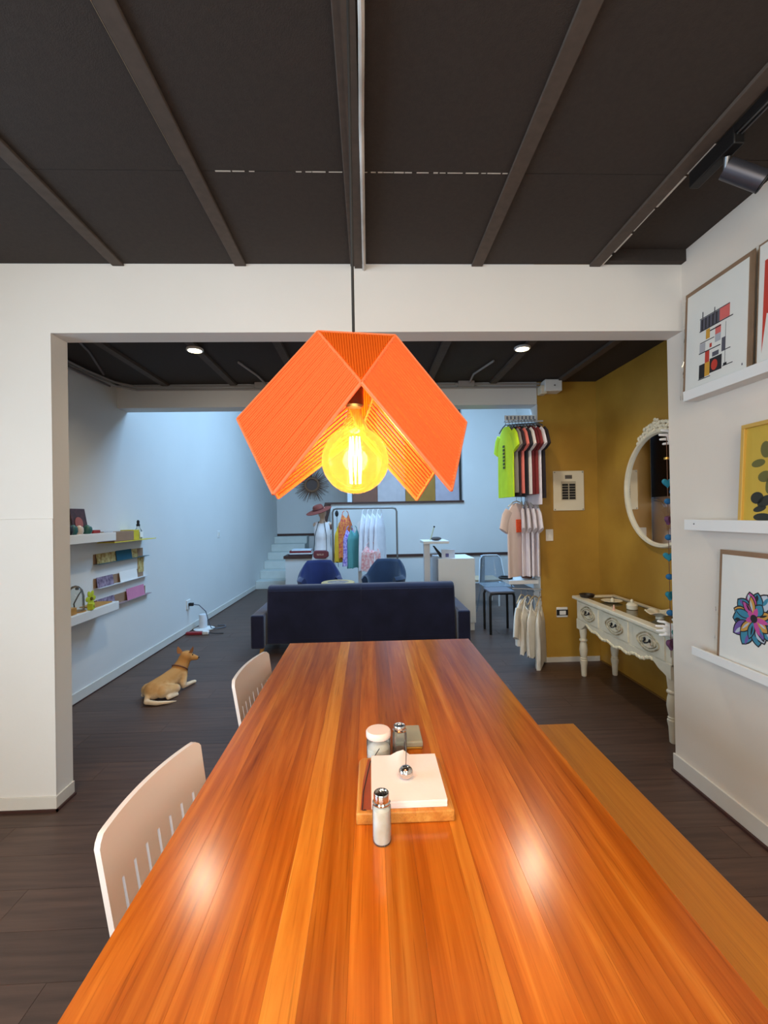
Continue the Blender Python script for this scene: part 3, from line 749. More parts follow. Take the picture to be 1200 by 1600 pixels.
def leaning(mbs, y, z0, lean):
    pass
def pic(name, label, y0, y1, z0, h, border, frame_mat, face_mat, shapes, film=True, lean=0.030, cat='picture', depth=0.006, rim=0.0):
    """a board leaning on the wall; local frame: u along -Y (to the right as seen), v up"""
    xb = 1.672
    t = thing(name, label, cat, (xb, (y0 + y1) / 2, z0))
    lx = lean / h
    def P(u, v, d):                       # d out of the face towards the room
        return (xb + 0.006 + v * lx - d, y1 - u, z0 + v)
    w = y1 - y0
    def plate(mb, u0, u1, v0, v1, d0, d1):
        vs = [P(u, v, d) for d in (d0, d1) for (u, v) in ((u0, v0), (u1, v0), (u1, v1), (u0, v1))]
        mb.add(vs, [(3, 2, 1, 0), (4, 5, 6, 7), (0, 1, 5, 4), (1, 2, 6, 5), (2, 3, 7, 6), (3, 0, 4, 7)])
        return mb
    if rim:
        for (a, b, c, d) in ((0, w, 0, rim), (0, w, h - rim, h), (0, rim, rim, h - rim), (w - rim, w, rim, h - rim)):
            plate(MB(), a, b, c, d, 0, depth + 0.012).build('frame_side', frame_mat, t, smooth=False, bevel=0.002)
        plate(MB(), rim, w - rim, rim, h - rim, 0, depth).build('canvas', face_mat, t, smooth=False)
    else:
        plate(MB(), 0, w, 0, h, 0, depth * 0.5).build('backing_board', frame_mat, t, smooth=False)
        plate(MB(), border[0], w - border[1], border[2], h - border[3], depth * 0.5, depth * 0.75).build('paper', face_mat, t, smooth=False)
    if shapes: shapes(t, P, depth * (1.0 if rim else 0.75), w, h)
    if film:
        mb = MB(); n = 14
        for i in range(n + 1):
            for j in range(n + 1):
                mb.v.append(P(w * i / n, h * j / n, depth + 0.0012 + random.uniform(0, 0.0008)))
        for i in range(n):
            for j in range(n):
                a = i * (n + 1) + j; mb.f.append((a, a + 1, a + n + 2, a + n + 1)); mb.m.append(0)
        mb.build('cellophane_wrap', FILM, t)
        for (u0, u1) in ((-0.010, 0.012), (w - 0.012, w + 0.010)):
            mb = MB(); nn = 40
            for j in range(nn + 1):
                for i in range(4):
                    mb.v.append(P(u0 + (u1 - u0) * i / 3 + random.uniform(-.0015, .0015), h * j / nn, depth + 0.0025 + random.uniform(0, 0.0035)))
            for j in range(nn):
                for i in range(3):
                    a_ = j * 4 + i; mb.f.append((a_, a_ + 1, a_ + 5, a_ + 4)); mb.m.append(0)
            mb.build('crinkled_edge', FILM2, t, angle=20)
    return t
INK = cl('ink_black', (44, 40, 44), 0.8); INKG = cl('ink_grey', (96, 92, 104), 0.8); RED = cl('ink_red', (206, 66, 50), 0.8)
CORAL = cl('ink_coral', (226, 110, 104), 0.8); YEL = cl('ink_yellow', (220, 162, 56), 0.8); LGREY = cl('ink_light_grey', (186, 184, 190), 0.8)
def poly_face(mb, P, pts, d):
    n = len(pts)
    vs = [P(u, v, d) for (u, v) in pts] + [P(u, v, d + 0.0003) for (u, v) in pts]
    mb.add(vs, [tuple(range(n)), tuple(range(2 * n - 1, n - 1, -1))] + [(k, (k + 1) % n, n + (k + 1) % n, n + k) for k in range(n)])
def geo(t, P, d, w, h):
    mb = MB(); mats = [INK, INKG, RED, CORAL, YEL, LGREY]
    def R(u0, u1, v0, v1, mi, lift=0): mb.mi = mi; poly_face(mb, P, [(u0, v0), (u1, v0), (u1, v1), (u0, v1)], d + 0.0002 + lift)
    x0 = 0.115; z0 = 0.0
    R(x0, x0 + 0.125, 0.315, 0.375, 1); R(x0 + 0.125, x0 + 0.185, 0.318, 0.378, 3)
    for k in range(5): R(x0 + 0.01 + k * 0.023, x0 + 0.018 + k * 0.023, 0.318, 0.372, 0, 0.0002)
    R(x0 - 0.004, x0 + 0.205, 0.312, 0.317, 0, 0.0003); R(x0 - 0.004, x0 + 0.185, 0.376, 0.380, 0, 0.0003)
    R(x0 + 0.012, x0 + 0.018, 0.376, 0.41, 0); R(x0 + 0.09, x0 + 0.095, 0.36, 0.40, 0)
    R(x0 + 0.04, x0 + 0.066, 0.262, 0.310, 4); R(x0 + 0.10, x0 + 0.135, 0.262, 0.300, 3); R(x0 + 0.10, x0 + 0.135, 0.225, 0.262, 5)
    R(x0 + 0.066, x0 + 0.135, 0.292, 0.298, 0, 0.0003)
    R(x0 + 0.002, x0 + 0.095, 0.252, 0.256, 0, 0.0003); R(x0, x0 + 0.038, 0.205, 0.250, 5); R(x0 + 0.066, x0 + 0.08, 0.212, 0.232, 2)
    R(x0 - 0.004, x0 + 0.135, 0.200, 0.205, 0, 0.0003); R(x0 + 0.038, x0 + 0.066, 0.145, 0.205, 2); R(x0 + 0.085, x0 + 0.125, 0.160, 0.182, 1)
    R(x0 + 0.142, x0 + 0.163, 0.165, 0.23, 1); R(x0 + 0.163, x0 + 0.165, 0.10, 0.30, 0); R(x0 + 0.145, x0 + 0.195, 0.166, 0.170, 0)
    R(x0, x0 + 0.038, 0.075, 0.145, 0); R(x0 + 0.038, x0 + 0.07, 0.078, 0.145, 4); R(x0 + 0.07, x0 + 0.145, 0.085, 0.155, 0)
    mb.mi = 2; poly_face(mb, P, [(x0 + 0.1 + 0.02 * math.cos(a), 0.118 + 0.026 * math.sin(a)) for a in [2 * PI * k / 14 for k in range(14)]], d + 0.0006)
    R(x0 + 0.15, x0 + 0.21, 0.092, 0.096, 0); R(x0 - 0.004, x0 + 0.075, 0.070, 0.074, 0)
    R(x0 + 0.155, x0 + 0.175, 0.094, 0.106, 0); R(x0 + 0.26, x0 + 0.266, 0.06, 0.07, 1)
    mb.build('printed_shapes', mats, t, smooth=False)
pic('art_print', 'wrapped print of black, red and yellow blocks on the upper ledge', 1.888, 2.318, 2.079, 0.555, (0.018, 0.030, 0.0, 0.022), CARD, PAPER, geo)
def redshape(t, P, d, w, h):
    mb = MB(); poly_face(mb, P, [(0.035, 0.47), (0.10, 0.47), (0.14, 0.20), (0.05, 0.24), (0.03, 0.08)], d + 0.0002)
    mb.build('printed_shapes', RED, t, smooth=False)
pic('art_print', 'wrapped print with a red shape at the right end of the upper ledge', 1.44, 1.872, 2.079, 0.555, (0.008, 0.02, 0.0, 0.01), CARD, PAPER, redshape)
OLIVE = cl('olive_leaf', (104, 100, 50), 0.8); DOLIVE = cl('dark_leaf', (44, 46, 40), 0.8)
def leaves(t, P, d, w, h):
    mb = MB()
    for (u, v, a, b, rot, mi) in ((0.12, 0.34, 0.026, 0.036, 10, 0), (0.085, 0.285, 0.034, 0.017, 6, 0), (0.12, 0.225, 0.034, 0.024, 5, 0), (0.145, 0.19, 0.02, 0.04, -10, 0), (0.085, 0.135, 0.032, 0.026, 0, 1), (0.125, 0.12, 0.04, 0.022, 25, 1), (0.10, 0.088, 0.032, 0.013, 12, 1), (0.115, 0.052, 0.045, 0.017, 0, 1), (0.19, 0.30, 0.035, 0.02, -15, 0), (0.2, 0.2, 0.035, 0.022, -10, 1), (0.16, 0.39, 0.02, 0.034, 15, 0)):
        r = math.radians(rot); mb.mi = mi
        poly_face(mb, P, [(u + a * math.cos(k) * math.cos(r) - b * math.sin(k) * math.sin(r), v + a * math.cos(k) * math.sin(r) + b * math.sin(k) * math.cos(r)) for k in [2 * PI * i / 18 for i in range(18)]], d + 0.0003)
    mb.build('printed_leaves', [OLIVE, DOLIVE], t, smooth=False)
pic('framed_picture', 'gold framed yellow picture of dark leaves on the middle ledge', 1.60, 1.965, 1.409, 0.465, None, mat('gold_frame', (206, 164, 78), 0.4, metal=0.15), cl('yellow_canvas', (196, 164, 62), 0.8, 0.06), leaves, film=False, rim=0.018, depth=0.008)
def flower(t, P, d, w, h):
    mb = MB(); cols = [INK, cl('petal_teal', (66, 142, 172), .8), cl('petal_gold', (214, 160, 76), .8), cl('petal_magenta', (204, 84, 160), .8), cl('petal_violet', (122, 92, 168), .8), cl('petal_pale', (196, 206, 220), .8)]
    cu, cv = 0.205, 0.245
    def petal(r0, r1, a, wd, mi, lift):
        pts = []
        for k in range(9):
            s_ = k / 8; pts.append((r0 + (r1 - r0) * s_, wd * math.sin(PI * s_) ** 0.8))
        pts = pts + [(p, -q) for (p, q) in reversed(pts[1:-1])]
        mb.mi = mi
        poly_face(mb, P, [(cu + p * math.cos(a) - q * math.sin(a), cv + p * math.sin(a) + q * math.cos(a)) for (p, q) in pts], d + lift)
    rf = random.Random(5)
    for k in range(13):
        a = 2 * PI * k / 13 + rf.uniform(-.12, .12); L1 = rf.uniform(0.112, 0.145); wd = rf.uniform(0.028, 0.040)
        petal(0.03, L1, a, wd, 0, 0.0003 + k * 4e-5); petal(0.034, L1 - 0.007, a, wd - 0.006, (1, 1, 5, 1, 3, 1, 2, 1, 4)[k % 9], 0.00032 + k * 4e-5)
        petal(0.075, L1 - 0.012, a + rf.uniform(-.1, .1), 0.008, (5, 4, 1, 0)[k % 4], 0.0009)
    for k in range(9):
        a = 2 * PI * (k + .4) / 9 + rf.uniform(-.2, .2); L1 = rf.uniform(0.078, 0.105); wd = rf.uniform(0.018, 0.027)
        lf = 0.0012 + k * 6e-5
        petal(0.012, L1, a, wd, 0, lf); petal(0.016, L1 - 0.006, a, wd - 0.005, (2, 1, 2, 3, 1, 2, 1, 4, 2)[k], lf + 2e-5)
        petal(0.03, L1 - 0.02, a + rf.uniform(-.12, .12), 0.0045, (0, 1, 5)[k % 3], 0.0019)
    for k in range(5):
        a = 2 * PI * k / 5 + rf.uniform(-.3, .3); petal(0.0, rf.uniform(0.04, 0.075), a, 0.012, 3, 0.0021)
    mb.mi = 0; poly_face(mb, P, [(cu + 0.018 * math.cos(k), cv + 0.018 * math.sin(k)) for k in [2 * PI * i / 14 for i in range(14)]], d + 0.0024)
    mb.build('printed_flower', cols, t, smooth=False)
pic('art_print', 'wrapped print of a many-coloured flower on the lowest ledge', 1.68, 2.122, 0.768, 0.535, (0.016, 0.02, 0.0, 0.022), CARD, PAPER, flower)

# ================================================================== CONSOLE TABLE, MIRROR
ct = thing('console_table', 'cream antique console table with three carved drawers against the gold wall', 'table', (2.07, 3.42, 0))
CX0, CX1, CY0, CY1 = 1.885, 2.262, 2.775, 4.06
MB().bx(CX0 - 0.02, CX0 + 0.05, CY0 - 0.03, CY1 + 0.03, 0.695, 0.722).bx(CX1 - 0.045, CX1 + 0.005, CY0 - 0.03, CY1 + 0.03, 0.695, 0.722).bx(CX0 + 0.05, CX1 - 0.045, CY0 - 0.03, CY0 + 0.04, 0.695, 0.722).bx(CX0 + 0.05, CX1 - 0.045, CY1 - 0.04, CY1 + 0.03, 0.695, 0.722).build('top_frame', CREAM, ct, bevel=0.006)
MB().bx(CX0 + 0.05, CX1 - 0.045, CY0 + 0.04, CY1 - 0.04, 0.700, 0.714).build('glass_inset', mat('smoked_glass', (92, 78, 44), 0.12, spec=0.6), ct, smooth=False)
MB().bx(CX0 + 0.012, CX1 - 0.012, CY0, CY1, 0.50, 0.695).build('carcass', CREAM, ct, bevel=0.004)
CY = (CY1 - CY0) / 3
for k in range(3):
    y0, y1 = CY0 + k * CY + 0.035, CY0 + (k + 1) * CY - 0.035
    if k == 0: y0 += 0.02
    if k == 2: y1 -= 0.02
    yc = (y0 + y1) / 2
    dr = MB().bx(CX0 + 0.002, CX0 + 0.013, y0, y1, 0.525, 0.68).build('drawer', CREAM, ct, bevel=0.003)
    mb = MB()
    def oval(a, b, n=40): return [(CX0 + 0.0, yc + a * math.cos(2 * PI * i / n) * (1 + 0.05 * math.cos(8 * PI * i / n)), 0.602 + b * math.sin(2 * PI * i / n) * (1 + 0.05 * math.cos(8 * PI * i / n))) for i in range(n)]
    mb.tube(oval(0.115, 0.058), 0.006, 6, True); mb.tube(oval(0.088, 0.040), 0.004, 6, True)
    for s_ in (-1, 1):
        for q in (0.045, 0.075):
            mb.tube([(CX0 - 0.001, yc + s_ * q + 0.014 * math.cos(t), 0.602 + 0.017 * math.sin(t)) for t in [2 * PI * i / 12 for i in range(12)]], 0.0035, 5, True)
    mb.build('carved_oval', CREAMD, dr)
    hb = MB().tube([(CX0 - 0.002, yc - 0.026, 0.612), (CX0 - 0.018, yc - 0.02, 0.600), (CX0 - 0.02, yc, 0.594), (CX0 - 0.018, yc + 0.02, 0.600), (CX0 - 0.002, yc + 0.026, 0.612)], 0.0045, 8)
    for s_ in (-1, 1): hb.ell((CX0 - 0.003, yc + s_ * 0.028, 0.614), (0.006, 0.013, 0.013), 10, 8)
    hb.build('pull', BLACKM, dr)
# scalloped carved skirt
n = 60; poly = []
def skirt(t):                               # t 0..1 along Y
    e_ = min(t, 1 - t)
    base = 0.42 if e_ < 0.03 else 0.42 + 0.07 * min(1, (e_ - 0.03) / 0.10)
    if e_ > 0.13: base = 0.49 - 0.055 * math.sin(PI * (t - 0.13) / 0.74) ** 0.8
    return base + 0.008 * math.sin(t * 46)
pts = [(CY0 + (CY1 - CY0) * i / n, skirt(i / n)) for i in range(n + 1)]
MB().prism(pts + [(CY1, 0.515), (CY0, 0.515)], 'x', CX0 + 0.006, CX0 + 0.026).build('skirt', CREAM, ct, smooth=False)
mb = MB()
for i in range(9, n - 8):
    yq, zq = pts[i]; mb.ell((CX0 + 0.004, yq, zq + 0.012), (0.008, 0.016, 0.011), 8, 6, Matrix.Rotation(0.7 if i % 2 else -0.5, 3, 'X'))
mb.build('carved_garland', mat('ivory_carving', (228, 216, 184), 0.55), ct)
prof = [(0.018, 0), (0.024, 0.006), (0.029, 0.10), (0.036, 0.135), (0.036, 0.15), (0.027, 0.158), (0.033, 0.165), (0.027, 0.172), (0.033, 0.20), (0.039, 0.24), (0.034, 0.29), (0.026, 0.315), (0.038, 0.325), (0.038, 0.335), (0.028, 0.345), (0.034, 0.40), (0.038, 0.44), (0.028, 0.47), (0.034, 0.475), (0.034, 0.49), (0.03, 0.51)]
for (x, y) in ((CX0 + 0.045, CY0 + 0.045), (CX0 + 0.045, CY1 - 0.045), (CX1 - 0.045, CY0 + 0.045), (CX1 - 0.045, CY1 - 0.045)):
    MB().lathe([(r * 0.92, z) for r, z in prof], (x, y, 0), 18).build('leg', CREAM, ct)
for y in (CY0 + 0.045, CY1 - 0.045):
    MB().bx(CX0 + 0.008, CX0 + 0.082, y - 0.037, y + 0.037, 0.44, 0.52).build('leg_block', CREAM, ct, bevel=0.004)

# things on the console
CT = 0.722
db = tag(MB().lathe([(0.03, 0.0), (0.055, 0.004), (0.066, 0.03), (0.062, 0.03), (0.05, 0.010), (0, 0.008)], (1.955, 3.98, CT), 24).build('dark_bowl', mat('black_ceramic', (36, 26, 22), 0.4)), 'small black bowl at the far corner of the cream console', 'bowl')
pt = thing('plate', 'white plate with small pieces on the cream console', 'plate', (2.07, 3.78, 0.714))
MB().lathe([(0.03, 0.0), (0.06, 0.006), (0.085, 0.016), (0.082, 0.018), (0.055, 0.010), (0, 0.008)], (2.07, 3.78, 0.714), 26).build('dish', CREAM, pt)
MB().lathe([(0.014, 0.0), (0.016, 0.02), (0.008, 0.032), (0, 0.034)], (2.065, 3.76, 0.722), 14).build('knob', CREAM, pt)
MB().lathe([(0.034, 0.0), (0.040, 0.004), (0.042, 0.035), (0.03, 0.05), (0.010, 0.056), (0.012, 0.07), (0.006, 0.08), (0, 0.081)], (2.075, 3.49, 0.714), 20).build('lidded_pot', CREAM)
tag(S.objects['lidded_pot'], 'small white lidded pot in the middle of the cream console', 'pot')
mb = MB()
mb.lathe([(0.03, 0.0), (0.028, 0.015), (0.06, 0.04), (0.10, 0.05), (0.096, 0.053), (0.055, 0.045), (0, 0.02)], (2.09, 3.17, 0.714), 18)
for i, p in enumerate(mb.v):
    a = math.atan2(p[1] - 3.17, p[0] - 2.09); mb.v[i] = (p[0], p[1], p[2] + 0.010 * math.sin(5 * a) * min(1, (p[2] - 0.714) / 0.04))
tag(mb.build('leaf_dish', CREAM), 'wavy-edged white footed dish near the front of the console', 'dish')
fg = thing('figurine', 'tiny pink figurine at the front edge of the console', 'figurine', (1.90, 3.44, CT))
MB().lathe([(0.010, 0), (0.011, 0.004), (0.006, 0.016), (0.008, 0.024), (0.004, 0.032)], (1.90, 3.44, CT), 12).build('body', cl('pink_clay', (226, 172, 150)), fg)
MB().ell((1.90, 3.44, CT + 0.036), (0.006, 0.006, 0.006), 10, 8).build('head', cl('pink_clay_2', (230, 180, 160)), fg)
# mirror
mr = thing('round_mirror', 'round wall mirror with a cream frame and carved crest on the gold wall', 'mirror', (2.29, 3.42, 1.665))
MC = Vector((2.275, 3.42, 1.665)); MR = 0.445
MB().lathe([(0.0, 0.0), (MR - 0.008, 0.0)], MC, 64, 'x').build('mirror_glass', MIRROR, mr)
MB().lathe([(MR - 0.016, -0.004), (MR - 0.006, -0.02), (MR + 0.010, -0.022), (MR + 0.020, -0.008), (MR + 0.020, 0.02), (MR - 0.016, 0.02), (MR - 0.016, -0.004)], MC, 64, 'x').build('frame', CREAM, mr)
mb = MB()
for k in range(-9, 10):
    a = PI / 2 + k * 0.062
    hgt = 0.075 * math.cos(k / 10 * PI / 2) + 0.018
    for lv in range(1 + int(hgt / 0.032)):
        rr = MR + 0.014 + lv * 0.028
        mb.ell((MC.x - 0.014, MC.y + rr * math.cos(a) + random.uniform(-.006, .006), MC.z + rr * math.sin(a)), (0.014, 0.019, 0.014), 8, 6, Matrix.Rotation(a + (0.8 if (k + lv) % 2 else -0.8), 3, 'X'))
for k in range(5):
    mb.ell((MC.x - 0.024, MC.y + 0.024 * math.cos(k * 1.257), MC.z + MR + 0.075 + 0.024 * math.sin(k * 1.257)), (0.010, 0.017, 0.013), 8, 6)
mb.build('carved_crest', mat('cream_crest', (226, 216, 192), 0.6), mr)

# ---- display hands with hanging ornaments
def hand(loc, label, wrist_to):
    """left-pointing display hand (fingers towards -X)"""
    t = thing('display_hand', label, 'hand', loc)
    mb = MB()
    mb.capsule((0.075, 0, 0.0), 0.024, (0.125, 0, -0.01), 0.024)
    for k in range(4): mb.capsule((0.0, 0, 0.030 - k * 0.020), 0.0125, (0.075, 0, 0.016 - k * 0.013), 0.019)
    fl_ = [0.070, 0.082, 0.078, 0.060]
    for k in range(4):
        y0, z0 = 0, 0.031 - k * 0.0205
        l = fl_[k]; tz = 0.016 - k * 0.0045
        mid = (-l * 0.5, -0.004, z0 + tz + 0.003); tip = (-l, 0.003, z0 + tz * 1.6 - 0.002)
        mb.capsule((0.0, y0, z0), 0.0100, mid, 0.0092); mb.capsule(mid, 0.0092, tip, 0.0074)
    mb.capsule((0.06, -0.006, 0.03), 0.013, (0.028, -0.024, 0.055), 0.0105); mb.capsule((0.028, -0.024, 0.055), 0.0105, (-0.002, -0.03, 0.07), 0.008)
    o = mb.build('hand', mat('white_mannequin', (236, 234, 232), 0.4), t, world=False)
    blob(o, 0.0036, 3)
    w = Vector(wrist_to) - Vector(loc)
    MB().tube([(0.12, 0, -0.008), (0.145, -0.02, -0.012), w], 0.010, 10).build('bracket', WHITEP, t, world=False)
    return t
HY = 2.64
hand((1.800, HY, 0.775), 'white mannequin hand ornament holder above the console edge', (1.99, YW + TW, 0.76))
hand((1.845, HY, 1.925), 'upper white mannequin hand ornament holder by the mirror crest', (1.99, YW + TW, 1.91))
TEALH = [cl('teal_felt', (30, 124, 146)), cl('blue_felt', (28, 100, 150)), cl('plum_felt', (104, 62, 96)), cl('green_felt', (50, 130, 120))]
def heart_mesh(r):
    pts = []
    for k in range(24):
        t = 2 * PI * k / 24
        pts.append((r * (16 * math.sin(t) ** 3) / 17, r * (13 * math.cos(t) - 5 * math.cos(2 * t) - 2 * math.cos(3 * t) - math.cos(4 * t)) / 17))
    mb = MB(); n = len(pts)
    vs = [(p * 0.8, -0.011, q * 0.8) for p, q in pts] + [(p, 0, q) for p, q in pts] + [(p * 0.8, 0.011, q * 0.8) for p, q in pts]
    fs = [tuple(range(n)), tuple(range(3 * n - 1, 2 * n - 1, -1))]
    for l in (0, 1): fs += [(l * n + k, l * n + (k + 1) % n, (l + 1) * n + (k + 1) % n, (l + 1) * n + k) for k in range(n)]
    return mb.add(vs, fs)
gx = 1.784
for gi, (xo, label, z1, ng) in enumerate(((0.0, 'garland of teal felt hearts and beads hanging before the mirror', 1.93, 9), (0.042, 'second garland of teal hearts half hidden behind the wall edge', 1.93, 8))):
    g = thing('heart_garland', label, 'garland', (gx + xo, HY - 0.028, z1), group='heart garlands by the mirror')
    xx, yy = gx + xo, HY - 0.028
    MB().tube([(xx, yy, z1 + 0.005), (xx, yy, 0.62)], 0.0022, 6).build('string', mat('brown_string', (110, 72, 50), 0.8), g)
    zs_ = [1.66, 1.55, 1.44, 1.335, 1.22, 1.10, 0.99, 0.885, 0.70] if gi == 0 else [1.72, 1.60, 1.49, 1.38, 1.27, 1.05, 0.92, 0.76]
    for k, z in enumerate(zs_):
        big = k % 2 == gi
        if big or z < 0.72:
            o = heart_mesh(0.034 if z > 0.72 else 0.042).build('heart', TEALH[(k + (2 if z < 0.72 else 0)) % 4] if k % 3 else TEALH[2] if k == 3 else TEALH[0], g, world=False)
            o.location = (0, 0, z - z1); o.rotation_euler = (0, 0, random.uniform(-0.6, 0.6))
        else:
            MB().ell((xx, yy, z), (0.020, 0.020, 0.018), 12, 8).build('bead', TEALH[k % 2], g)
    MB().cyl((xx, yy, 1.80), (xx, yy, 1.812), 0.017, n=12).build('brass_ring', mat('brass', (200, 150, 70), 0.3, metal=0.9), g)
nk = thing('necklace', 'beige cord necklace with round pendants hanging from the lower hand', 'necklace', (1.86, HY - 0.02, 0.72))
MB().tube([(1.862, HY - 0.02, 0.74), (1.855, HY - 0.03, 0.6), (1.853, HY - 0.03, 0.51)], 0.003, 6).tube([(1.878, HY - 0.02, 0.74), (1.872, HY - 0.03, 0.6), (1.858, HY - 0.03, 0.51)], 0.003, 6).build('cord', mat('tan_cord', (176, 140, 110), 0.8), nk)
MB().ell((1.845, HY - 0.03, 0.535), (0.016, 0.008, 0.022), 14, 10).build('silver_pendant', CHROME, nk)
MB().cyl((1.862, HY - 0.038, 0.475), (1.862, HY - 0.026, 0.475), 0.028, n=20).build('round_pendant', CREAMD, nk)
MB().box((1.862, HY - 0.03, 0.42), (0.05, 0.01, 0.05), Matrix.Rotation(0.5, 3, 'Y')).build('star_pendant', CREAM, nk)

# ================================================================== SOFA
sf = thing('sofa', 'dark navy velvet sofa seen from behind beyond the table', 'sofa', (-0.09, 5.2, 0))
def soft(name, x0, x1, y0, y1, z0, z1, m, par, bev=0.03, seg=4, label=None):
    o = MB().bx(x0, x1, y0, y1, z0, z1).build(name, m, par, label=label)
    b = o.modifiers.new('bevel', 'BEVEL'); b.width = bev; b.segments = seg
    o.data.polygons.foreach_set('use_smooth', [True] * len(o.data.polygons))
    return o
PRF = [(4.86, 0.12), (5.02, 0.12), (5.10, 0.70), (5.06, 0.738), (4.97, 0.738), (4.93, 0.70), (4.915, 0.62), (4.885, 0.40)]
o = MB().prism(PRF, 'x', -1.122, 0.935).build('backrest', VELVET, sf, bevel=0.02)
MB().tube([(-1.10, 4.928, 0.680), (0.91, 4.928, 0.680)], 0.006, 6).tube([(-1.10, 4.868, 0.175), (0.91, 4.868, 0.175)], 0.005, 6).tube([(-0.10, 4.972, 0.738), (-0.10, 4.932, 0.70), (-0.10, 4.917, 0.62), (-0.10, 4.89, 0.40), (-0.10, 4.862, 0.14)], 0.004, 6).build('piping', VELVET, sf)
soft('seat', -1.12, 0.93, 5.0, 5.66, 0.14, 0.42, VELVET, sf)
soft('armrest', -1.27, -1.128, 4.78, 5.68, 0.10, 0.455, VELVET, sf, 0.02)
soft('armrest', 0.94, 1.075, 4.78, 5.68, 0.10, 0.455, VELVET, sf, 0.02)
for (x, y) in ((-1.15, 4.84), (0.97, 4.84), (-1.15, 5.6), (0.97, 5.6)):
    MB().cyl((x, y, 0.14), (x - 0.03 if x < 0 else x + 0.03, y - 0.02, 0.0), 0.026, 0.016, 12).build('leg', LEGW, sf)

# armchairs
def tub(loc, rz, m, label):
    t = thing('armchair', label, 'armchair', loc, rz, 'blue armchairs beyond the sofa')
    # local: open side towards -Y, back at +Y
    n = 40; mb = MB(); ring = []
    for k in range(n + 1):
        a = math.radians(-128 + 256 * k / n); aa = abs(math.degrees(a))
        h = 0.80 if aa < 38 else 0.80 - 0.22 * min(1, (aa - 38) / 42) ** 1.1
        ro, ri = 0.335, 0.255
        fl_ = 1.0
        dx, dy = math.sin(a), math.cos(a)
        wb = 0.80
        ring.append([(dx * ro * wb, dy * ro * wb, 0.22), (dx * (ro + 0.01), dy * (ro + 0.01), h - 0.05), (dx * (ro - 0.02), dy * (ro - 0.02), h - 0.012), (dx * (ro + ri) / 2, dy * (ro + ri) / 2, h), (dx * (ri + 0.02), dy * (ri + 0.02), h - 0.012), (dx * ri, dy * ri, h - 0.05), (dx * ri * 0.85, dy * ri * 0.85, 0.22)])
    m_ = len(ring[0])
    vs = [p for r in ring for p in r]
    fs = [(i * m_ + j, i * m_ + (j + 1) % m_, (i + 1) * m_ + (j + 1) % m_, (i + 1) * m_ + j) for i in range(n) for j in range(m_)]
    fs += [tuple(range(m_)), tuple(range(n * m_ + m_ - 1, n * m_ - 1, -1))]
    mb.add(vs, fs); mb.build('shell', m, t, world=False)
    MB().lathe([(0.23, 0.24), (0.26, 0.27), (0.26, 0.40), (0.24, 0.43), (0, 0.44)], (0, -0.02, 0), 28).build('seat_cushion', m, t, world=False)
    for sx in (-1, 1):
        for sy in (-1, 1):
            MB().cyl((sx * 0.16, sy * 0.16, 0.24), (sx * 0.22, sy * 0.22, 0), 0.018, 0.012, 10).build('leg', LEGW, t, world=False)
    return t
tub((-0.76, 6.85, 0), math.radians(8), NAVY, 'deep blue tub armchair left of the round side table')
tub((0.21, 6.85, 0), math.radians(-22), NAVY2, 'slate blue tub armchair right of the round side table')
cf = thing('side_table', 'round pale wood drum side table behind the sofa', 'table', (-0.45, 6.35, 0))
MB().lathe([(0.20, 0.0), (0.21, 0.01), (0.235, 0.52), (0.235, 0.555), (0.225, 0.562), (0.15, 0.562), (0.15, 0.553), (0, 0.553)], (-0.45, 6.35, 0), 36).build('drum', mat('pale_drum_wood', (196, 164, 112), 0.5, var=0.1, vscale=12), cf)
MB().lathe([(0.148, 0.5535), (0.148, 0.560), (0.0, 0.560)], (-0.45, 6.35, 0), 32).build('top_inlay', mat('mosaic_inlay', (92, 80, 88), 0.6, c2=(166, 150, 130), vscale=26), cf)

# ================================================================== FAR SHOP: desk, stools, rack, mannequin
dk = thing('reception_desk', 'white reception desk with raised shelf right of the sofa', 'desk', (1.1, 5.8, 0))
MB().bx(0.875, 1.345, 5.68, 6.25, 0.10, 0.925).build('cabinet', WHITEP, dk, smooth=False, bevel=0.004)
MB().bx(1.02, 1.33, 5.70, 6.22, 0.0, 0.10).build('plinth', WHITEP, dk, smooth=False)
MB().bx(0.70, 0.775, 5.72, 5.80, 0.0, 1.115).build('post', mat('pale_post', (206, 206, 208), 0.5), dk, smooth=False)
MB().bx(0.775, 0.875, 5.74, 5.76, 0.0, 1.0).build('glass_side', ACRYL, dk, smooth=False)
MB().bx(0.69, 1.02, 5.68, 6.1, 1.115, 1.15).build('raised_shelf', WHITEP, dk, smooth=False, bevel=0.003)
o = MB().prism([(0.83, 1.08), (0.85, 1.08), (0.98, 0.93), (0.92, 0.93)], 'y', 5.82, 5.86).build('card_rack', BLACK, None, smooth=False); tag(o, 'black card stand leaning on the white desk', 'stand')
MB().bx(0.93, 1.10, 5.74, 5.765, 0.925, 1.035).build('desk_sign', cl('desk_sign_face', (206, 214, 230), 0.6)); tag(S.objects['desk_sign'], 'pale blue-grey folder standing on the white desk', 'folder')
MB().bx(0.98, 1.02, 5.733, 5.7405, 0.94, 0.985).build('emblem', cl('violet_mark', (96, 96, 150), 0.7), S.objects['desk_sign'], smooth=False)
dl = thing('pen_stand', 'dark stand with a pale tilted pen on the desk shelf', 'stand', (0.82, 5.8, 1.15))
MB().ell((0.87, 5.8, 1.175), (0.07, 0.05, 0.025), 16, 8).build('base', mat('dark_stand', (70, 62, 60), 0.6), dl)
MB().tube([(0.79, 5.8, 1.155), (0.82, 5.8, 1.24), (0.845, 5.8, 1.325)], 0.008, 8).build('pen', mat('pale_green', (190, 198, 170), 0.6), dl)
MB().ell((0.848, 5.8, 1.33), (0.012, 0.012, 0.012), 10, 8).build('pen_cap', BLACK, dl)
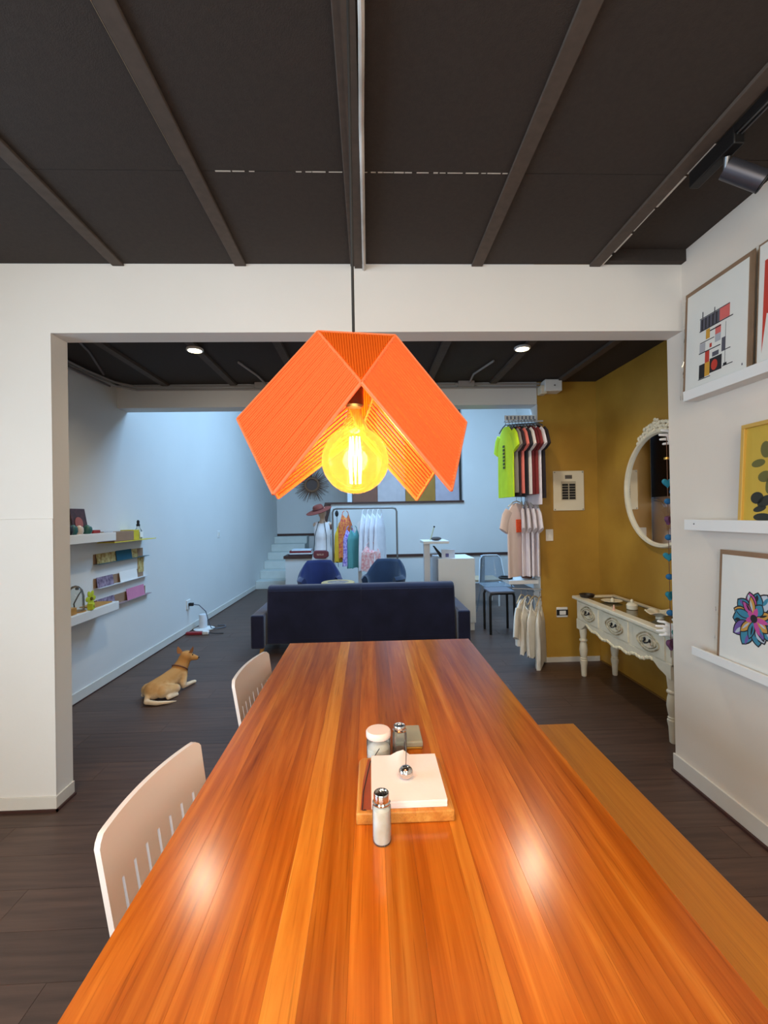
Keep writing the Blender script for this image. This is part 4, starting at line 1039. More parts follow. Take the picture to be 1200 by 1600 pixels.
st = thing('stool', 'low stool with grey seat and black tubular legs beside the desk', 'stool', (1.62, 5.6, 0))
MB().bx(1.47, 1.78, 5.45, 5.78, 0.505, 0.535).build('seat', mat('grey_seat', (112, 112, 122), 0.5), st, bevel=0.01)
for yq in (5.47, 5.76):
    MB().tube([(1.475, yq, 0.0), (1.475, yq, 0.46), (1.49, yq, 0.495), (1.53, yq, 0.503), (1.74, yq, 0.503), (1.765, yq, 0.495), (1.775, yq, 0.46), (1.775, yq, 0.0)], 0.016, 10).build('leg_frame', BLACKM, st)
ac = thing('acrylic_chair', 'clear acrylic chair behind the black stool', 'chair', (1.85, 6.5, 0))
mb = MB(); n = 14; vs = []; fs = []
for k in range(n + 1):
    t = k / n; y_ = 6.72 + 0.10 * t; z_ = 0.45 + 0.40 * t; hw = 0.20 - 0.05 * t
    vs += [(1.85 - hw, y_, z_), (1.85, y_ + 0.03, z_ + 0.012 * (t > 0.9)), (1.85 + hw, y_, z_)]
for k in range(n):
    for j in (0, 1): fs.append((k * 3 + j, k * 3 + j + 1, k * 3 + j + 4, k * 3 + j + 3))
mb.add(vs, fs); bo = mb.build('backrest', ACRYL, ac); bo.modifiers.new('solid', 'SOLIDIFY').thickness = 0.008
MB().tube([(1.65, 6.72, 0.45), (1.69, 6.80, 0.8), (1.74, 6.825, 0.85), (1.96, 6.825, 0.85), (2.01, 6.80, 0.8), (2.05, 6.72, 0.45)], 0.008, 8).build('back_rim', mat('bright_acrylic_edge', (214, 220, 226), 0.3), ac)
MB().bx(1.64, 2.06, 6.32, 6.74, 0.435, 0.45).build('seat', ACRYL, ac, bevel=0.004)
for (x, y) in ((1.67, 6.35), (2.03, 6.35), (1.67, 6.70), (2.03, 6.70)):
    MB().cyl((x, y, 0.435), (x + (0.06 if x > 1.8 else -0.06), y + (0.05 if y > 6.5 else -0.05), 0), 0.013, 0.010, 8).build('leg', ACRYL, ac)
wt_ = thing('work_table', 'small tan topped table behind the reception desk', 'table', (1.75, 7.3, 0))
MB().bx(1.45, 2.1, 7.1, 7.6, 0.40, 0.43).build('top', mat('tan_top', (190, 164, 130), 0.5), wt_, smooth=False)
for (x, y) in ((1.48, 7.13), (2.07, 7.13), (1.48, 7.57), (2.07, 7.57)):
    MB().cyl((x, y, 0.40), (x, y, 0), 0.014, n=8).build('leg', WHITEP, wt_)

# clothes rack
rk = thing('clothes_rack', 'grey tubular clothes rack with rounded corners before the parapet', 'rack', (-0.07, 7.7, 0))
MB().tube([(-0.62, 7.7, 0.02), (-0.62, 7.7, 1.55), (-0.60, 7.7, 1.60), (-0.55, 7.7, 1.615), (0.41, 7.7, 1.615), (0.46, 7.7, 1.60), (0.48, 7.7, 1.55), (0.48, 7.7, 0.02)], 0.016, 10).build('rail_frame', mat('rack_metal', (120, 116, 112), 0.4, metal=0.6), rk)
for x in (-0.62, 0.48):
    MB().tube([(x, 7.42, 0.018), (x, 7.98, 0.018)], 0.016, 8).build('foot', GREYM, rk)

def garment(name, label, cat, c, top, length, w, m, yaw_, sleeve=0.0, flare=0.0, thick=0.035, neck=0.09, folds=3, group=None, strap=False, extra=None, hem=0.0, shoulder=0.055, hook=None):
    """a hanging top or dress: closed lofted body plus sleeves; width along local X, thickness along local Y"""
    t = thing(name, label, cat, (c[0], c[1], top), yaw_, group)
    ns, nr = 15, 28; mb = MB(); vs = []; fs = []
    ph = random.uniform(0, 6)
    for i in range(ns):
        v = i / (ns - 1); z = -length * v
        sh = min(1.0, v / 0.10)
        if strap: hw = w / 2 * (0.55 + 0.45 * min(1, v / 0.25))
        else: hw = (neck + (w / 2 - neck) * sh ** 0.8)
        hw *= 1 + flare * v
        th = thick * (0.35 + 0.65 * min(1, v * 5)) * (1 + 0.6 * flare * v)
        for k in range(nr):
            a = 2 * PI * k / nr; ca, sa = math.cos(a), math.sin(a)
            x = hw * math.copysign(abs(ca) ** 0.7, ca)
            rip = 0.35 * thick * math.sin(folds * x / w * 6.28 * 1.5 + ph) * min(1, v * 1.6)
            y = th * sa + rip
            zz = z - hem * (x / (w / 2)) ** 2 * v + (0 if i else -0.012 * (1 - abs(ca)))
            if strap: zz -= 0.10 * (1 - abs(ca)) * max(0, 1 - v * 3.5) - 0.012 * math.sin(k * 2.1 + ph) * (v > 0.9)
            if not strap: zz -= shoulder * (abs(x) / (w / 2)) * (1 - v)
            vs.append((x, y, zz))
    for i in range(ns - 1):
        for k in range(nr): fs.append((i * nr + k, i * nr + (k + 1) % nr, (i + 1) * nr + (k + 1) % nr, (i + 1) * nr + k))
    fs += [tuple(range(nr - 1, -1, -1)), tuple(range((ns - 1) * nr, ns * nr))]
    mb.add(vs, fs); mb.build('body', m, t, world=False, angle=70)
    if sleeve:
        for s_ in (-1, 1):
            sb_ = MB()
            p0 = Vector((s_ * (w / 2 - 0.04), 0, -shoulder * 0.8 - 0.05)); p1 = p0 + Vector((s_ * 0.075, 0.0, -sleeve * 0.55)); p2 = p0 + Vector((s_ * 0.10, 0, -sleeve))
            pts = [p0, p0.lerp(p1, .5) + Vector((s_ * .015, 0, 0)), p1, p2]
            rr = [0.075, 0.082, 0.080, 0.088]
            nn = 12; v2 = []
            for p, r in zip(pts, rr):
                for k in range(nn):
                    a = 2 * PI * k / nn; v2.append(p + Vector((r * math.cos(a) * 0.8, thick * 0.8 * math.sin(a), r * 0.35 * math.cos(a) * s_)))
            f2 = [(i * nn + k, i * nn + (k + 1) % nn, (i + 1) * nn + (k + 1) % nn, (i + 1) * nn + k) for i in range(3) for k in range(nn)] + [tuple(range(nn - 1, -1, -1)), tuple(range(3 * nn, 4 * nn))]
            sb_.add(v2, f2); sb_.build('sleeve', m, t, world=False, angle=70)
    if strap:
        for s_ in (-1, 1): MB().tube([(s_ * w * 0.10, 0, 0.055), (s_ * w * 0.22, 0, 0.03), (s_ * w * 0.262, 0, -0.02)], 0.006, 6).build('strap', m, t, world=False)
    if extra: extra(t)
    return t
def hanger(c, top, w, m, yaw_, label, group, hook_h=0.055):
    t = thing('clothes_hanger', label, 'hanger', (c[0], c[1], top), yaw_, group)
    MB().tube([(-w / 2, 0, -0.055), (-w * 0.2, 0, -0.012), (0, 0, 0.0), (w * 0.2, 0, -0.012), (w / 2, 0, -0.055)], 0.006, 6).build('arms', m, t, world=False)
    MB().tube([(0, 0, 0), (0, 0, hook_h * 0.5)] + [(0.016 - 0.016 * math.cos(a), 0, hook_h * 0.5 + 0.016 * math.sin(a) * 1.1) for a in [0.3, 0.9, 1.57, 2.2, 2.8]], 0.0025, 6).build('hook', GREYM, t, world=False)
    return t
WSH = cl('sheer_white_cloth', (232, 228, 232), 0.9); 
for k in range(4):
    garment('white_gown', ('first long white gown from the left on the clothes rack', 'second long white gown from the left on the clothes rack', 'third long white gown from the left on the clothes rack', 'rightmost long white gown on the clothes rack')[k], 'dress', (-0.07 + 0.085 * k, 7.70), 1.54, 0.98 - 0.05 * (k % 2), 0.34, WSH, math.radians(62), 0, 0.25, 0.035, folds=4, strap=True, group='white gowns on the rack')
garment('pink_print_dress', 'pink and white printed dress low on the clothes rack', 'dress', (0.03, 7.55), 0.98, 0.42, 0.30, mat('pink_print', (232, 206, 200), 0.9, c2=(214, 120, 120), vscale=26), math.radians(10), 0, 0.2, 0.04, strap=True)
for k, (x, z1, ln, nm, cc, c2, lab) in enumerate(((-0.47, 1.33, 0.62, 'yellow_dress', (214, 172, 40), None, 'mustard yellow garment at the left of the clothes rack'), (-0.40, 1.52, 0.74, 'red_scarf', (190, 50, 66), (230, 150, 60), 'red and pink patterned scarf on the clothes rack'), (-0.33, 1.26, 0.62, 'purple_dress', (100, 66, 178), (200, 190, 226), 'purple dotted garment on the clothes rack'), (-0.26, 1.26, 0.66, 'teal_garment', (88, 150, 148), None, 'teal garment beside the white panel on the clothes rack'))):
    garment(nm, lab, 'garment', (x, 7.70), z1, ln, 0.30, mat(nm + '_cloth', cc, 0.9, var=0.15, c2=c2, vscale=30 if c2 else 6), math.radians(50), 0, 0.15, 0.04, strap=True, group='colourful garments on the rack')
tag(MB().prism([(-0.20, 0.02), (-0.135, 0.02), (-0.135, 1.36), (-0.165, 1.40), (-0.20, 1.36)], 'y', 7.80, 7.83).build('banner', WHITEP, smooth=False), 'narrow white standing panel inside the clothes rack', 'panel')
hp = thing('hanging_strap', 'dark buckled strap hanging from the left of the rack rail', 'strap', (-0.54, 7.68, 1.60))
MB().tube([(-0.54, 7.68, 1.60), (-0.545, 7.67, 1.2), (-0.53, 7.67, 0.62)], 0.004, 6).build('cord', BLACK, hp)
MB().ell((-0.545, 7.67, 1.53), (0.03, 0.02, 0.055), 12, 8).build('buckle', BLACK, hp)
tag(MB().bx(-0.055, 0.02, 7.58, 7.60, 0.98, 1.10).build('brown_tag', cl('brown_leather', (110, 66, 52))), 'small brown leather tag hanging among the white gowns', 'tag')

# mannequin, dress, hat, bag
mn = thing('mannequin', 'beige dress form mannequin standing behind the left armchair', 'mannequin', (-0.82, 7.95, 0))
mb = MB()
mb.capsule((-0.82, 7.95, 0.80), 0.125, (-0.82, 7.95, 1.0), 0.105); mb.capsule((-0.82, 7.95, 1.0), 0.105, (-0.82, 7.95, 1.22), 0.12)
mb.capsule((-0.94, 7.95, 1.34), 0.05, (-0.70, 7.95, 1.34), 0.05); mb.capsule((-0.82, 7.95, 1.2), 0.12, (-0.82, 7.95, 1.33), 0.07)
mb.capsule((-0.82, 7.95, 1.33), 0.055, (-0.82, 7.96, 1.47), 0.045); mb.ell((-0.82, 7.94, 1.56), (0.075, 0.095, 0.11), 14, 10)
o = mb.build('torso', mat('beige_mannequin', (196, 166, 142), 0.6), mn); blob(o, 0.014, 6)
MB().cyl((-0.82, 7.95, 0.02), (-0.82, 7.95, 0.80), 0.018).build('pole', GREYM, mn)
MB().lathe([(0.17, 0), (0.17, 0.012), (0.02, 0.03)], (-0.82, 7.95, 0), 24).build('base', GREYM, mn)
MB().ell((-0.675, 7.93, 1.30), (0.03, 0.035, 0.055), 12, 8).build('shoulder_cap', mat('brown_cap', (110, 70, 56), 0.5), mn)
dm = MB(); nr = 28; rings = [(1.36, 0.125, 0.075), (1.30, 0.150, 0.105), (1.22, 0.150, 0.140), (1.10, 0.138, 0.125), (1.0, 0.13, 0.12), (0.88, 0.155, 0.145), (0.76, 0.185, 0.165), (0.66, 0.21, 0.18), (0.60, 0.225, 0.19)]
vs = []
for i, (z, a, b) in enumerate(rings):
    for k in range(nr):
        t = 2 * PI * k / nr; fo = 1 + 0.05 * math.sin(k * 1.9) * (i / 8)
        vs.append((-0.82 + a * math.cos(t) * fo, 7.95 + b * math.sin(t) * fo, z + (0.035 * abs(math.cos(t)) if i == 0 else 0) + (0.015 * math.sin(k * 2.2) if i == 8 else 0)))
dm.add(vs, [(i * nr + k, i * nr + (k + 1) % nr, (i + 1) * nr + (k + 1) % nr, (i + 1) * nr + k) for i in range(len(rings) - 1) for k in range(nr)])
tag(dm.build('white_dress', cl('white_ruffled_cloth', (236, 232, 232)), angle=80), 'white sleeveless dress worn by the mannequin', 'dress')
ht = thing('wide_hat', 'brown wide-brimmed hat tilted on the mannequin', 'hat', (-0.88, 7.92, 1.60))
M_ = Matrix.Rotation(math.radians(-16), 3, 'Y') @ Matrix.Rotation(math.radians(14), 3, 'X')
mb = MB().lathe([(0.085, -0.005), (0.225, -0.02), (0.232, -0.012), (0.10, 0.012), (0.092, 0.06), (0.075, 0.088), (0.0, 0.094)], (0, 0, 0), 32)
mb.v = [tuple(M_ @ Vector(p)) for p in mb.v]; mb.build('brim_and_crown', mat('terracotta_felt', (128, 60, 48), 0.8, var=0.15, vscale=9), ht, world=False)
mb = MB().lathe([(0.101, 0.012), (0.106, 0.015), (0.104, 0.032), (0.098, 0.034)], (0, 0, 0), 32)
mb.v = [tuple(M_ @ Vector(p)) for p in mb.v]; mb.build('hat_band', mat('dark_band', (90, 34, 32), 0.7), ht, world=False)
bg = thing('crossbody_bag', 'dark red bag with long straps hanging on the mannequin', 'bag', (-0.84, 7.72, 0.80))
o = MB().prism([(-0.96, 0.80), (-0.93, 0.765), (-0.75, 0.765), (-0.70, 0.80), (-0.70, 0.875), (-0.74, 0.905), (-0.93, 0.905), (-0.96, 0.875)], 'y', 7.69, 7.76).build('pouch', mat('oxblood_leather', (104, 34, 44), 0.5), bg, bevel=0.012)
MB().bx(-0.90, -0.78, 7.684, 7.69, 0.82, 0.85).build('printed_band', mat('band_print', (196, 140, 120), 0.7, c2=(60, 24, 40), vscale=40), bg, smooth=False)
MB().tube([(-0.95, 7.73, 0.89), (-0.94, 7.80, 1.15), (-0.875, 7.86, 1.40)], 0.006, 6).build('strap', BLACK, bg)
MB().tube([(-0.735, 7.73, 0.90), (-0.74, 7.78, 1.15), (-0.78, 7.86, 1.40)], 0.006, 6).build('strap', BLACK, bg)
for k, (c, x0, x1, z0, z1, lab) in enumerate((((60, 40, 48), -1.60, -1.20, 0.715, 0.742, 'black book at the bottom of the stack on the parapet'), ((226, 224, 222), -1.58, -1.14, 0.742, 0.768, 'white book in the middle of the stack on the parapet'), ((128, 40, 44), -1.58, -1.15, 0.768, 0.81, 'red book in the stack on the parapet'), ((222, 230, 238), -1.54, -1.16, 0.81, 0.835, 'pale book on top of the stack on the parapet'))):
    b_ = thing('book', lab, 'book', ((x0 + x1) / 2, 9.05, z0), group='books on the parapet')
    MB().bx(x0, x1, 8.93, 9.2, z0, z0 + 0.004).bx(x0, x1, 8.93, 9.2, z1 - 0.004, z1).bx(x0, x1, 8.93, 8.934, z0 + 0.004, z1 - 0.004).build('cover', cl('book_cover', c), b_, smooth=False)
    MB().bx(x0 + 0.005, x1 - 0.005, 8.9345, 9.195, z0 + 0.004, z1 - 0.004).build('pages', PAPER, b_, smooth=False)
ob = thing('statuette', 'tan reclining statuette on the parapet inside the rack', 'statuette', (-0.52, 9.05, 0.715))
mb = MB(); mb.capsule((-0.66, 9.05, 0.77), 0.05, (-0.40, 9.05, 0.85), 0.045); mb.capsule((-0.40, 9.05, 0.85), 0.045, (-0.30, 9.05, 0.755), 0.035); mb.ell((-0.64, 9.05, 0.87), (0.05, 0.05, 0.06))
o = mb.build('figure', mat('tan_clay', (176, 120, 92), 0.6), ob); blob(o, 0.012, 4)
sbst = thing('sunburst', 'spiky brown straw sunburst on the far wall behind the lamp', 'decoration', (-1.45, 11.60, 2.30))
mb = MB()
for k in range(54):
    a = 2 * PI * k / 54 + random.uniform(-.04, .04); l = random.uniform(0.36, 0.50)
    mb.tube([(-1.45 + 0.16 * math.cos(a), 11.60, 2.30 + 0.16 * math.sin(a)), (-1.45 + l * math.cos(a), 11.59 + random.uniform(-.04, .03), 2.30 + l * math.sin(a))], [0.011, 0.004], 5)
mb.build('rays', mat('straw', (130, 96, 76), 0.8, var=0.2, vscale=6), sbst)
MB().tube([(-1.45 + 0.17 * math.cos(t), 11.60, 2.30 + 0.17 * math.sin(t)) for t in [2 * PI * k / 30 for k in range(30)]], 0.03, 8, True).build('ring', mat('straw_ring', (150, 112, 84), 0.8), sbst)
MB().lathe([(0.0, 0), (0.15, 0)], (-1.45, 11.62, 2.30), 30, 'y').build('centre', mat('dark_centre', (104, 84, 76), 0.6), sbst)

# ================================================================== T-SHIRT DISPLAY ON THE JAMB
rl = thing('clothes_rail', 'white slotted clothes rail at the top of the gold wall edge', 'rail', (1.55, 4.44, 2.43))
MB().bx(1.385, 1.698, 4.455, 4.475, 2.425, 2.475).build('rail_bar', WHITEP, rl, smooth=False)
MB().tube([(1.385, 4.445, 2.405), (1.75, 4.40, 2.405)], 0.007, 8).build('hang_bar', mat('white_tube', (206, 204, 206), 0.4), rl)
for k in range(8):
    MB().bx(1.40 + k * 0.038, 1.414 + k * 0.038, 4.445, 4.455, 2.435, 2.465).build('slot', mat('slot_grey', (120, 124, 136), 0.6), rl, smooth=False)
for k in range(6):
    MB().tube([(1.41 + k * 0.055, 4.455, 2.43), (1.41 + k * 0.055, 4.43, 2.43), (1.41 + k * 0.055, 4.435, 2.405)], 0.003, 6).build('hook', GREYM, rl)
SH = [('neon_shirt', (206, 236, 30), None, 'neon yellow T-shirt at the left end of the upper rail'),
      ('grey_shirt', (146, 134, 128), None, 'grey T-shirt beside the neon yellow one'),
      ('dark_shirt', (58, 38, 44), None, 'dark plum T-shirt between the grey and coral ones'),
      ('coral_shirt', (232, 122, 110), None, 'coral pink T-shirt in the middle of the upper rail'),
      ('black_shirt', (38, 38, 46), None, 'black T-shirt right of the coral one'),
      ('white_shirt', (226, 216, 212), None, 'white T-shirt between the black and maroon ones'),
      ('maroon_shirt', (104, 24, 30), None, 'maroon T-shirt on the upper rail'),
      ('wine_shirt', (128, 40, 40), None, 'wine red T-shirt beside the long white one'),
      ('long_white_shirt', (222, 212, 218), None, 'long white T-shirt second from the right on the upper rail'),
      ('black_long_shirt', (36, 26, 30), None, 'black T-shirt at the right end of the upper rail')]
UG = 'T-shirts on the upper rail'
def neon_print(t):
    mb = MB()
    for k in range(7): mb.bx(-0.02, 0.02, 0.021, 0.027, -0.20 - k * 0.035 - 0.024, -0.20 - k * 0.035)
    mb.build('print', cl('dark_print', (70, 84, 30)), t, smooth=False, world=False)
SHX = [1.385, 1.420, 1.448, 1.476, 1.506, 1.534, 1.562, 1.590, 1.622, 1.650]
for k, (nm, c, c2, lab) in enumerate(SH):
    ln = (0.72, 0.68, 0.71, 0.69, 0.71, 0.70, 0.70, 0.70, 0.80, 0.74)[k]
    yc = 4.44 - 0.010 * k
    garment(nm, lab, 'T-shirt', (SHX[k], yc), 2.37, ln, 0.40, cl(nm + '_cloth', c, 0.9, 0.15), math.radians(93 if k else 94.5), 0.17, 0.02, 0.018, group=UG, folds=2, extra=neon_print if k == 0 else None)
    hanger((SHX[k], yc), 2.375, 0.34, GREYM, math.radians(93 if k else 94.5), 'thin wire hanger holding the ' + lab.split(' on the')[0].split(' at the')[0].split(' in the')[0], 'wire hangers on the upper rail', 0.05)
# middle row of white shirts
mr_ = thing('wall_bracket', 'grey arm bracket holding the row of white T-shirts', 'bracket', (1.6, 4.5, 1.66))
MB().tube([(1.70, 4.50, 1.66), (1.42, 4.48, 1.66), (1.40, 4.48, 1.68)], 0.006, 8).build('arm', GREYM, mr_)
MB().bx(1.690, 1.698, 4.48, 4.52, 1.60, 1.70).build('plate', GREYM, mr_, smooth=False)
def orange_print(t):
    MB().bx(-0.06, 0.04, -0.036, -0.024, -0.30, -0.175).build('print', mat('orange_graphic', (232, 110, 60), 0.8, c2=(206, 60, 30), vscale=60), t, smooth=False, world=False)
for k in range(5):
    x = 1.455 if k == 0 else 1.515 + 0.034 * k; yc = 4.36 if k == 0 else 4.50 - 0.012 * k
    yw_ = math.radians((42, 74, 78, 82, 86)[k])
    garment('pale_shirt' if k == 0 else 'white_shirt', ('pale pink T-shirt with an orange print in the middle row', 'white T-shirt just behind the pale pink one', 'third white T-shirt in the middle row', 'fourth white T-shirt in the middle row', 'rightmost white T-shirt in the middle row')[k], 'T-shirt', (x, yc), 1.605, 0.73, 0.37, cl('shirt_pale', (228, 210, 208) if k == 0 else (230, 222, 228), 0.9, 0.08), yw_, 0.19, 0.03, 0.022, group='white T-shirts in the middle row', folds=2, extra=orange_print if k == 0 else None)
    hanger((x, yc), 1.61, 0.32, mat('pale_hanger', (206, 198, 184), 0.5), yw_, 'pale hanger of the ' + ('pink T-shirt with the orange print', 'first white T-shirt behind the pink one', 'third T-shirt in the middle row', 'fourth T-shirt in the middle row', 'last T-shirt in the middle row')[k], 'pale hangers of the middle row', 0.07)
# shelf with a few things
sh = thing('display_shelf', 'white shelf on the wall edge under the white T-shirts', 'shelf', (1.55, 4.55, 0.77))
MB().bx(1.40, 1.698, 4.46, 4.70, 0.775, 0.815).build('board', WHITEP, sh, bevel=0.003)
tag(MB().lathe([(0.05, 0), (0.065, 0.03), (0.065, 0.10), (0.06, 0.105), (0, 0.105)], (1.635, 4.62, 0.815), 16).build('woven_basket', mat('woven_brown', (110, 76, 62), 0.9, var=0.3, vscale=40)), 'small brown woven basket on the white wall shelf', 'basket')
tag(MB().ell((1.65, 4.62, 0.955), (0.035, 0.04, 0.035)).build('pink_ball', cl('pink_cloth', (176, 84, 110))), 'pink cloth ball in the woven basket', 'ball')
tag(MB().tube([(1.40 + 0.06 * math.cos(t), 4.58 + 0.07 * math.sin(t), 0.829) for t in [2 * PI * k / 20 for k in range(20)]], 0.012, 8, True).build('dark_strap', BLACK), 'coiled dark strap on the white wall shelf', 'strap')
# lower rail with white tops on wooden hangers
lr = thing('wall_bracket', 'short rail under the white shelf holding the white tops', 'bracket', (1.6, 4.45, 0.74))
MB().tube([(1.43, 4.50, 0.775), (1.43, 4.46, 0.735), (1.56, 4.42, 0.735), (1.70, 4.38, 0.735)], 0.006, 8).build('arm', GREYM, lr)
HW_ = mat('pale_wood_hanger', (204, 178, 132), 0.5)
for k in range(4):
    x = 1.50 + 0.055 * k; yc = 4.41 - 0.02 * k; yw_ = math.radians((58, 50, 52, 60)[k])
    garment('white_blouse', ('white long blouse at the left of the lower row', 'white crop top with a plunging neck in the lower row', 'ruffled white top third in the lower row', 'white top at the right end of the lower row')[k], 'top', (x, yc), (0.655, 0.60, 0.585, 0.58)[k], (0.44, 0.42, 0.50, 0.55)[k], 0.34, cl('white_linen', (232, 226, 214), 0.9, 0.1), yw_, (0.26, 0, 0, 0)[k], 0.10, 0.03, strap=k > 0, group='white tops on the lower rail', folds=5, hem=(0.0, 0.04, -0.03, 0.05)[k])
    hanger((x, yc), (0.68, 0.675, 0.67, 0.665)[k], 0.34, HW_, yw_, 'pale wooden hanger of the ' + ('leftmost white blouse', 'plunging white crop top', 'ruffled white blouse', 'rightmost white blouse')[k] + ' below the shelf', 'wooden hangers on the lower rail', 0.062)

# ================================================================== LEFT SHOP WALL
LX = -2.425
us_ = thing('wall_shelf', 'upper thick white floating shelf on the left shop wall', 'shelf', (-2.33, 3.4, 1.31))
MB().bx(-2.435, -2.25, 2.62, 4.07, 1.312, 1.385).build('board', WHITEP, us_, bevel=0.004)
ls_ = thing('wall_shelf', 'lower thick white floating shelf on the left shop wall', 'shelf', (-2.33, 3.4, 0.70))
MB().bx(-2.435, -2.25, 2.62, 4.10, 0.695, 0.768).build('board', WHITEP, ls_, bevel=0.004)
ys = thing('acrylic_shelf', 'thin yellow acrylic shelf beyond the upper white shelf', 'shelf', (-2.36, 4.6, 1.29))
MB().bx(-2.425, -2.27, 4.08, 4.86, 1.288, 1.296).build('sheet', mat('yellow_acrylic', (216, 196, 60), 0.2), ys, smooth=False)
bx_ = thing('cardboard_box', 'flat brown cardboard box beside the upper white shelf', 'box', (-2.34, 4.25, 1.296))
MB().bx(-2.42, -2.275, 4.085, 4.42, 1.297, 1.385).build('carton', CARD, bx_, bevel=0.003)
MB().bx(-2.39, -2.305, 4.083, 4.0865, 1.31, 1.37).build('flap', mat('box_flap', (166, 132, 102), 0.8), bx_, smooth=False)
yb = thing('yellow_box', 'bright yellow box beside the dropper bottle', 'box', (-2.34, 4.5, 1.296))
MB().bx(-2.41, -2.285, 4.435, 4.54, 1.297, 1.392).build('carton', cl('yellow_carton', (208, 186, 40)), yb, bevel=0.003)
MB().bx(-2.412, -2.283, 4.434, 4.541, 1.385, 1.3935).build('lid', cl('yellow_lid', (222, 204, 66)), yb, smooth=False)
bo = thing('dropper_bottle', 'clear dropper bottle with a black top on the yellow shelf', 'bottle', (-2.34, 4.63, 1.296))
MB().lathe([(0.03, 0), (0.033, 0.005), (0.033, 0.085), (0.016, 0.115), (0.014, 0.13)], (-2.34, 4.63, 1.297), 18).build('glass_body', GLASS, bo)
MB().bx(-2.312, -2.306, 4.60, 4.66, 1.315, 1.37).build('label', PAPER, bo, smooth=False)
MB().cyl((-2.34, 4.63, 1.30), (-2.34, 4.63, 1.37), 0.028, n=14).build('contents', cl('pale_liquid', (220, 220, 214)), bo)
MB().lathe([(0.017, 0), (0.017, 0.02), (0.012, 0.025), (0.014, 0.05), (0.008, 0.062), (0, 0.063)], (-2.34, 4.63, 1.425), 14).build('dropper', BLACK, bo)
pf = thing('small_picture', 'small dark picture with a pink disc leaning on the upper left shelf', 'picture', (-2.36, 3.755, 1.385))
M3 = Matrix.Rotation(math.radians(-10), 3, 'Y')
MB().box((-2.375, 3.755, 1.49), (0.012, 0.19, 0.205), M3).build('frame', mat('maroon_frame', (84, 50, 52), 0.6, c2=(52, 34, 40), vscale=30), pf, bevel=0.003)
mb = MB().lathe([(0.0, 0.0), (0.05, 0.0)], (0, 0, 0), 22, 'x'); mb.v = [tuple(M3 @ Vector(p) + Vector((-2.3625, 3.74, 1.475))) for p in mb.v]
mb.build('printed_disc', cl('pink_disc', (170, 100, 96)), pf, smooth=False)
SM = [('black_mug', (30, 34, 40), 3.49, -2.29, 0.036, 0.07, 'small black pot at the left of the upper shelf'), ('teal_pot', (40, 96, 98), 3.565, -2.30, 0.034, 0.065, 'small teal pot left of the white one on the upper shelf'), ('white_pot', (214, 200, 190), 3.64, -2.30, 0.032, 0.06, 'small white pot on the upper shelf'), ('green_pot', (42, 98, 92), 3.74, -2.30, 0.038, 0.06, 'small green pot right of the white one on the upper shelf')]
for (nm, c, y, x, r, h, lab) in SM:
    t = thing(nm, lab, 'pot', (x, y, 1.385))
    MB().lathe([(r * 0.7, 0), (r, h * 0.35), (r * 0.95, h * 0.8), (r * 0.75, h), (r * 0.65, h), (r * 0.8, h * 0.75), (0, h * 0.6)], (x, y, 1.385), 16).build('bowl', cl(nm + '_glaze', c, 0.4), t)
    MB().ell((x, y, 1.385 + h), (r * 0.5, r * 0.5, r * 0.35), 10, 6).build('stopper', cl(nm + '_top', tuple(min(255, q + 30) for q in c), 0.5), t)
tag(MB().bx(-2.345, -2.285, 3.80, 3.90, 1.385, 1.412).build('red_case', cl('red_case_paint', (150, 44, 40)), bevel=0.006), 'small red case on the upper white shelf', 'case')
tag(MB().bx(-2.34, -2.265, 3.91, 4.05, 1.3855, 1.397).build('white_tray', cl('silver_tray', (196, 198, 204), 0.4), bevel=0.003), 'flat pale tray at the right end of the upper shelf', 'tray')
# card ledges and cards
def cardledge(z, y0, y1, label, col):
    t = thing('card_ledge', label, 'ledge', (-2.40, (y0 + y1) / 2, z), group='thin card ledges on the left wall')
    MB().bx(-2.424, -2.411, y0, y1, z, z + 0.085).build('backing', CARD, t, smooth=False)
    MB().bx(-2.424, -2.368, y0, y1 + 0.05, z - 0.004, z).build('shelf_sheet', cl('ledge_sheet', col, 0.5), t, smooth=False)
    return t
cardledge(1.108, 4.02, 4.86, 'top brown card ledge under the yellow shelf', (46, 84, 92))
cardledge(0.895, 4.02, 4.86, 'middle brown card ledge on the left wall', (206, 206, 208))
cardledge(0.700, 4.02, 4.90, 'bottom brown card ledge with the pink sheet', (150, 128, 132))
FLOR = mat('yellow_floral', (206, 190, 130), 0.8, c2=(150, 112, 44), vscale=34)
PURP = mat('purple_floral', (150, 132, 150), 0.8, c2=(84, 66, 92), vscale=30)
def leancard(nm, y0, y1, z, h, m, label, x=-2.408):
    t = MB(); t.add([(x + 0.016, y0, z), (x + 0.016, y1, z), (x + 0.013, y1, z), (x + 0.013, y0, z), (x + 0.004, y0, z + h), (x + 0.004, y1, z + h), (x + 0.001, y1, z + h), (x + 0.001, y0, z + h)], [(3, 2, 1, 0), (4, 5, 6, 7), (0, 1, 5, 4), (1, 2, 6, 5), (2, 3, 7, 6), (3, 0, 4, 7)])
    return tag(t.build(nm, m, smooth=False), label, 'card')
leancard('floral_card', 4.03, 4.32, 1.108, 0.088, FLOR, 'yellow floral card on the top ledge')
leancard('teal_notebook', 4.325, 4.60, 1.108, 0.092, cl('teal_cover', (24, 84, 104)), 'teal notebook on the top ledge', -2.402)
leancard('beige_card', 4.605, 4.72, 1.108, 0.085, FLOR, 'beige floral card right of the teal notebook')
leancard('purple_card', 4.03, 4.28, 0.895, 0.092, PURP, 'purple floral card on the middle ledge')
leancard('white_card', 4.38, 4.70, 0.895, 0.10, PAPER, 'white card on the middle ledge', -2.402)
leancard('lilac_card', 4.03, 4.30, 0.700, 0.092, PURP, 'lilac floral card on the bottom ledge')
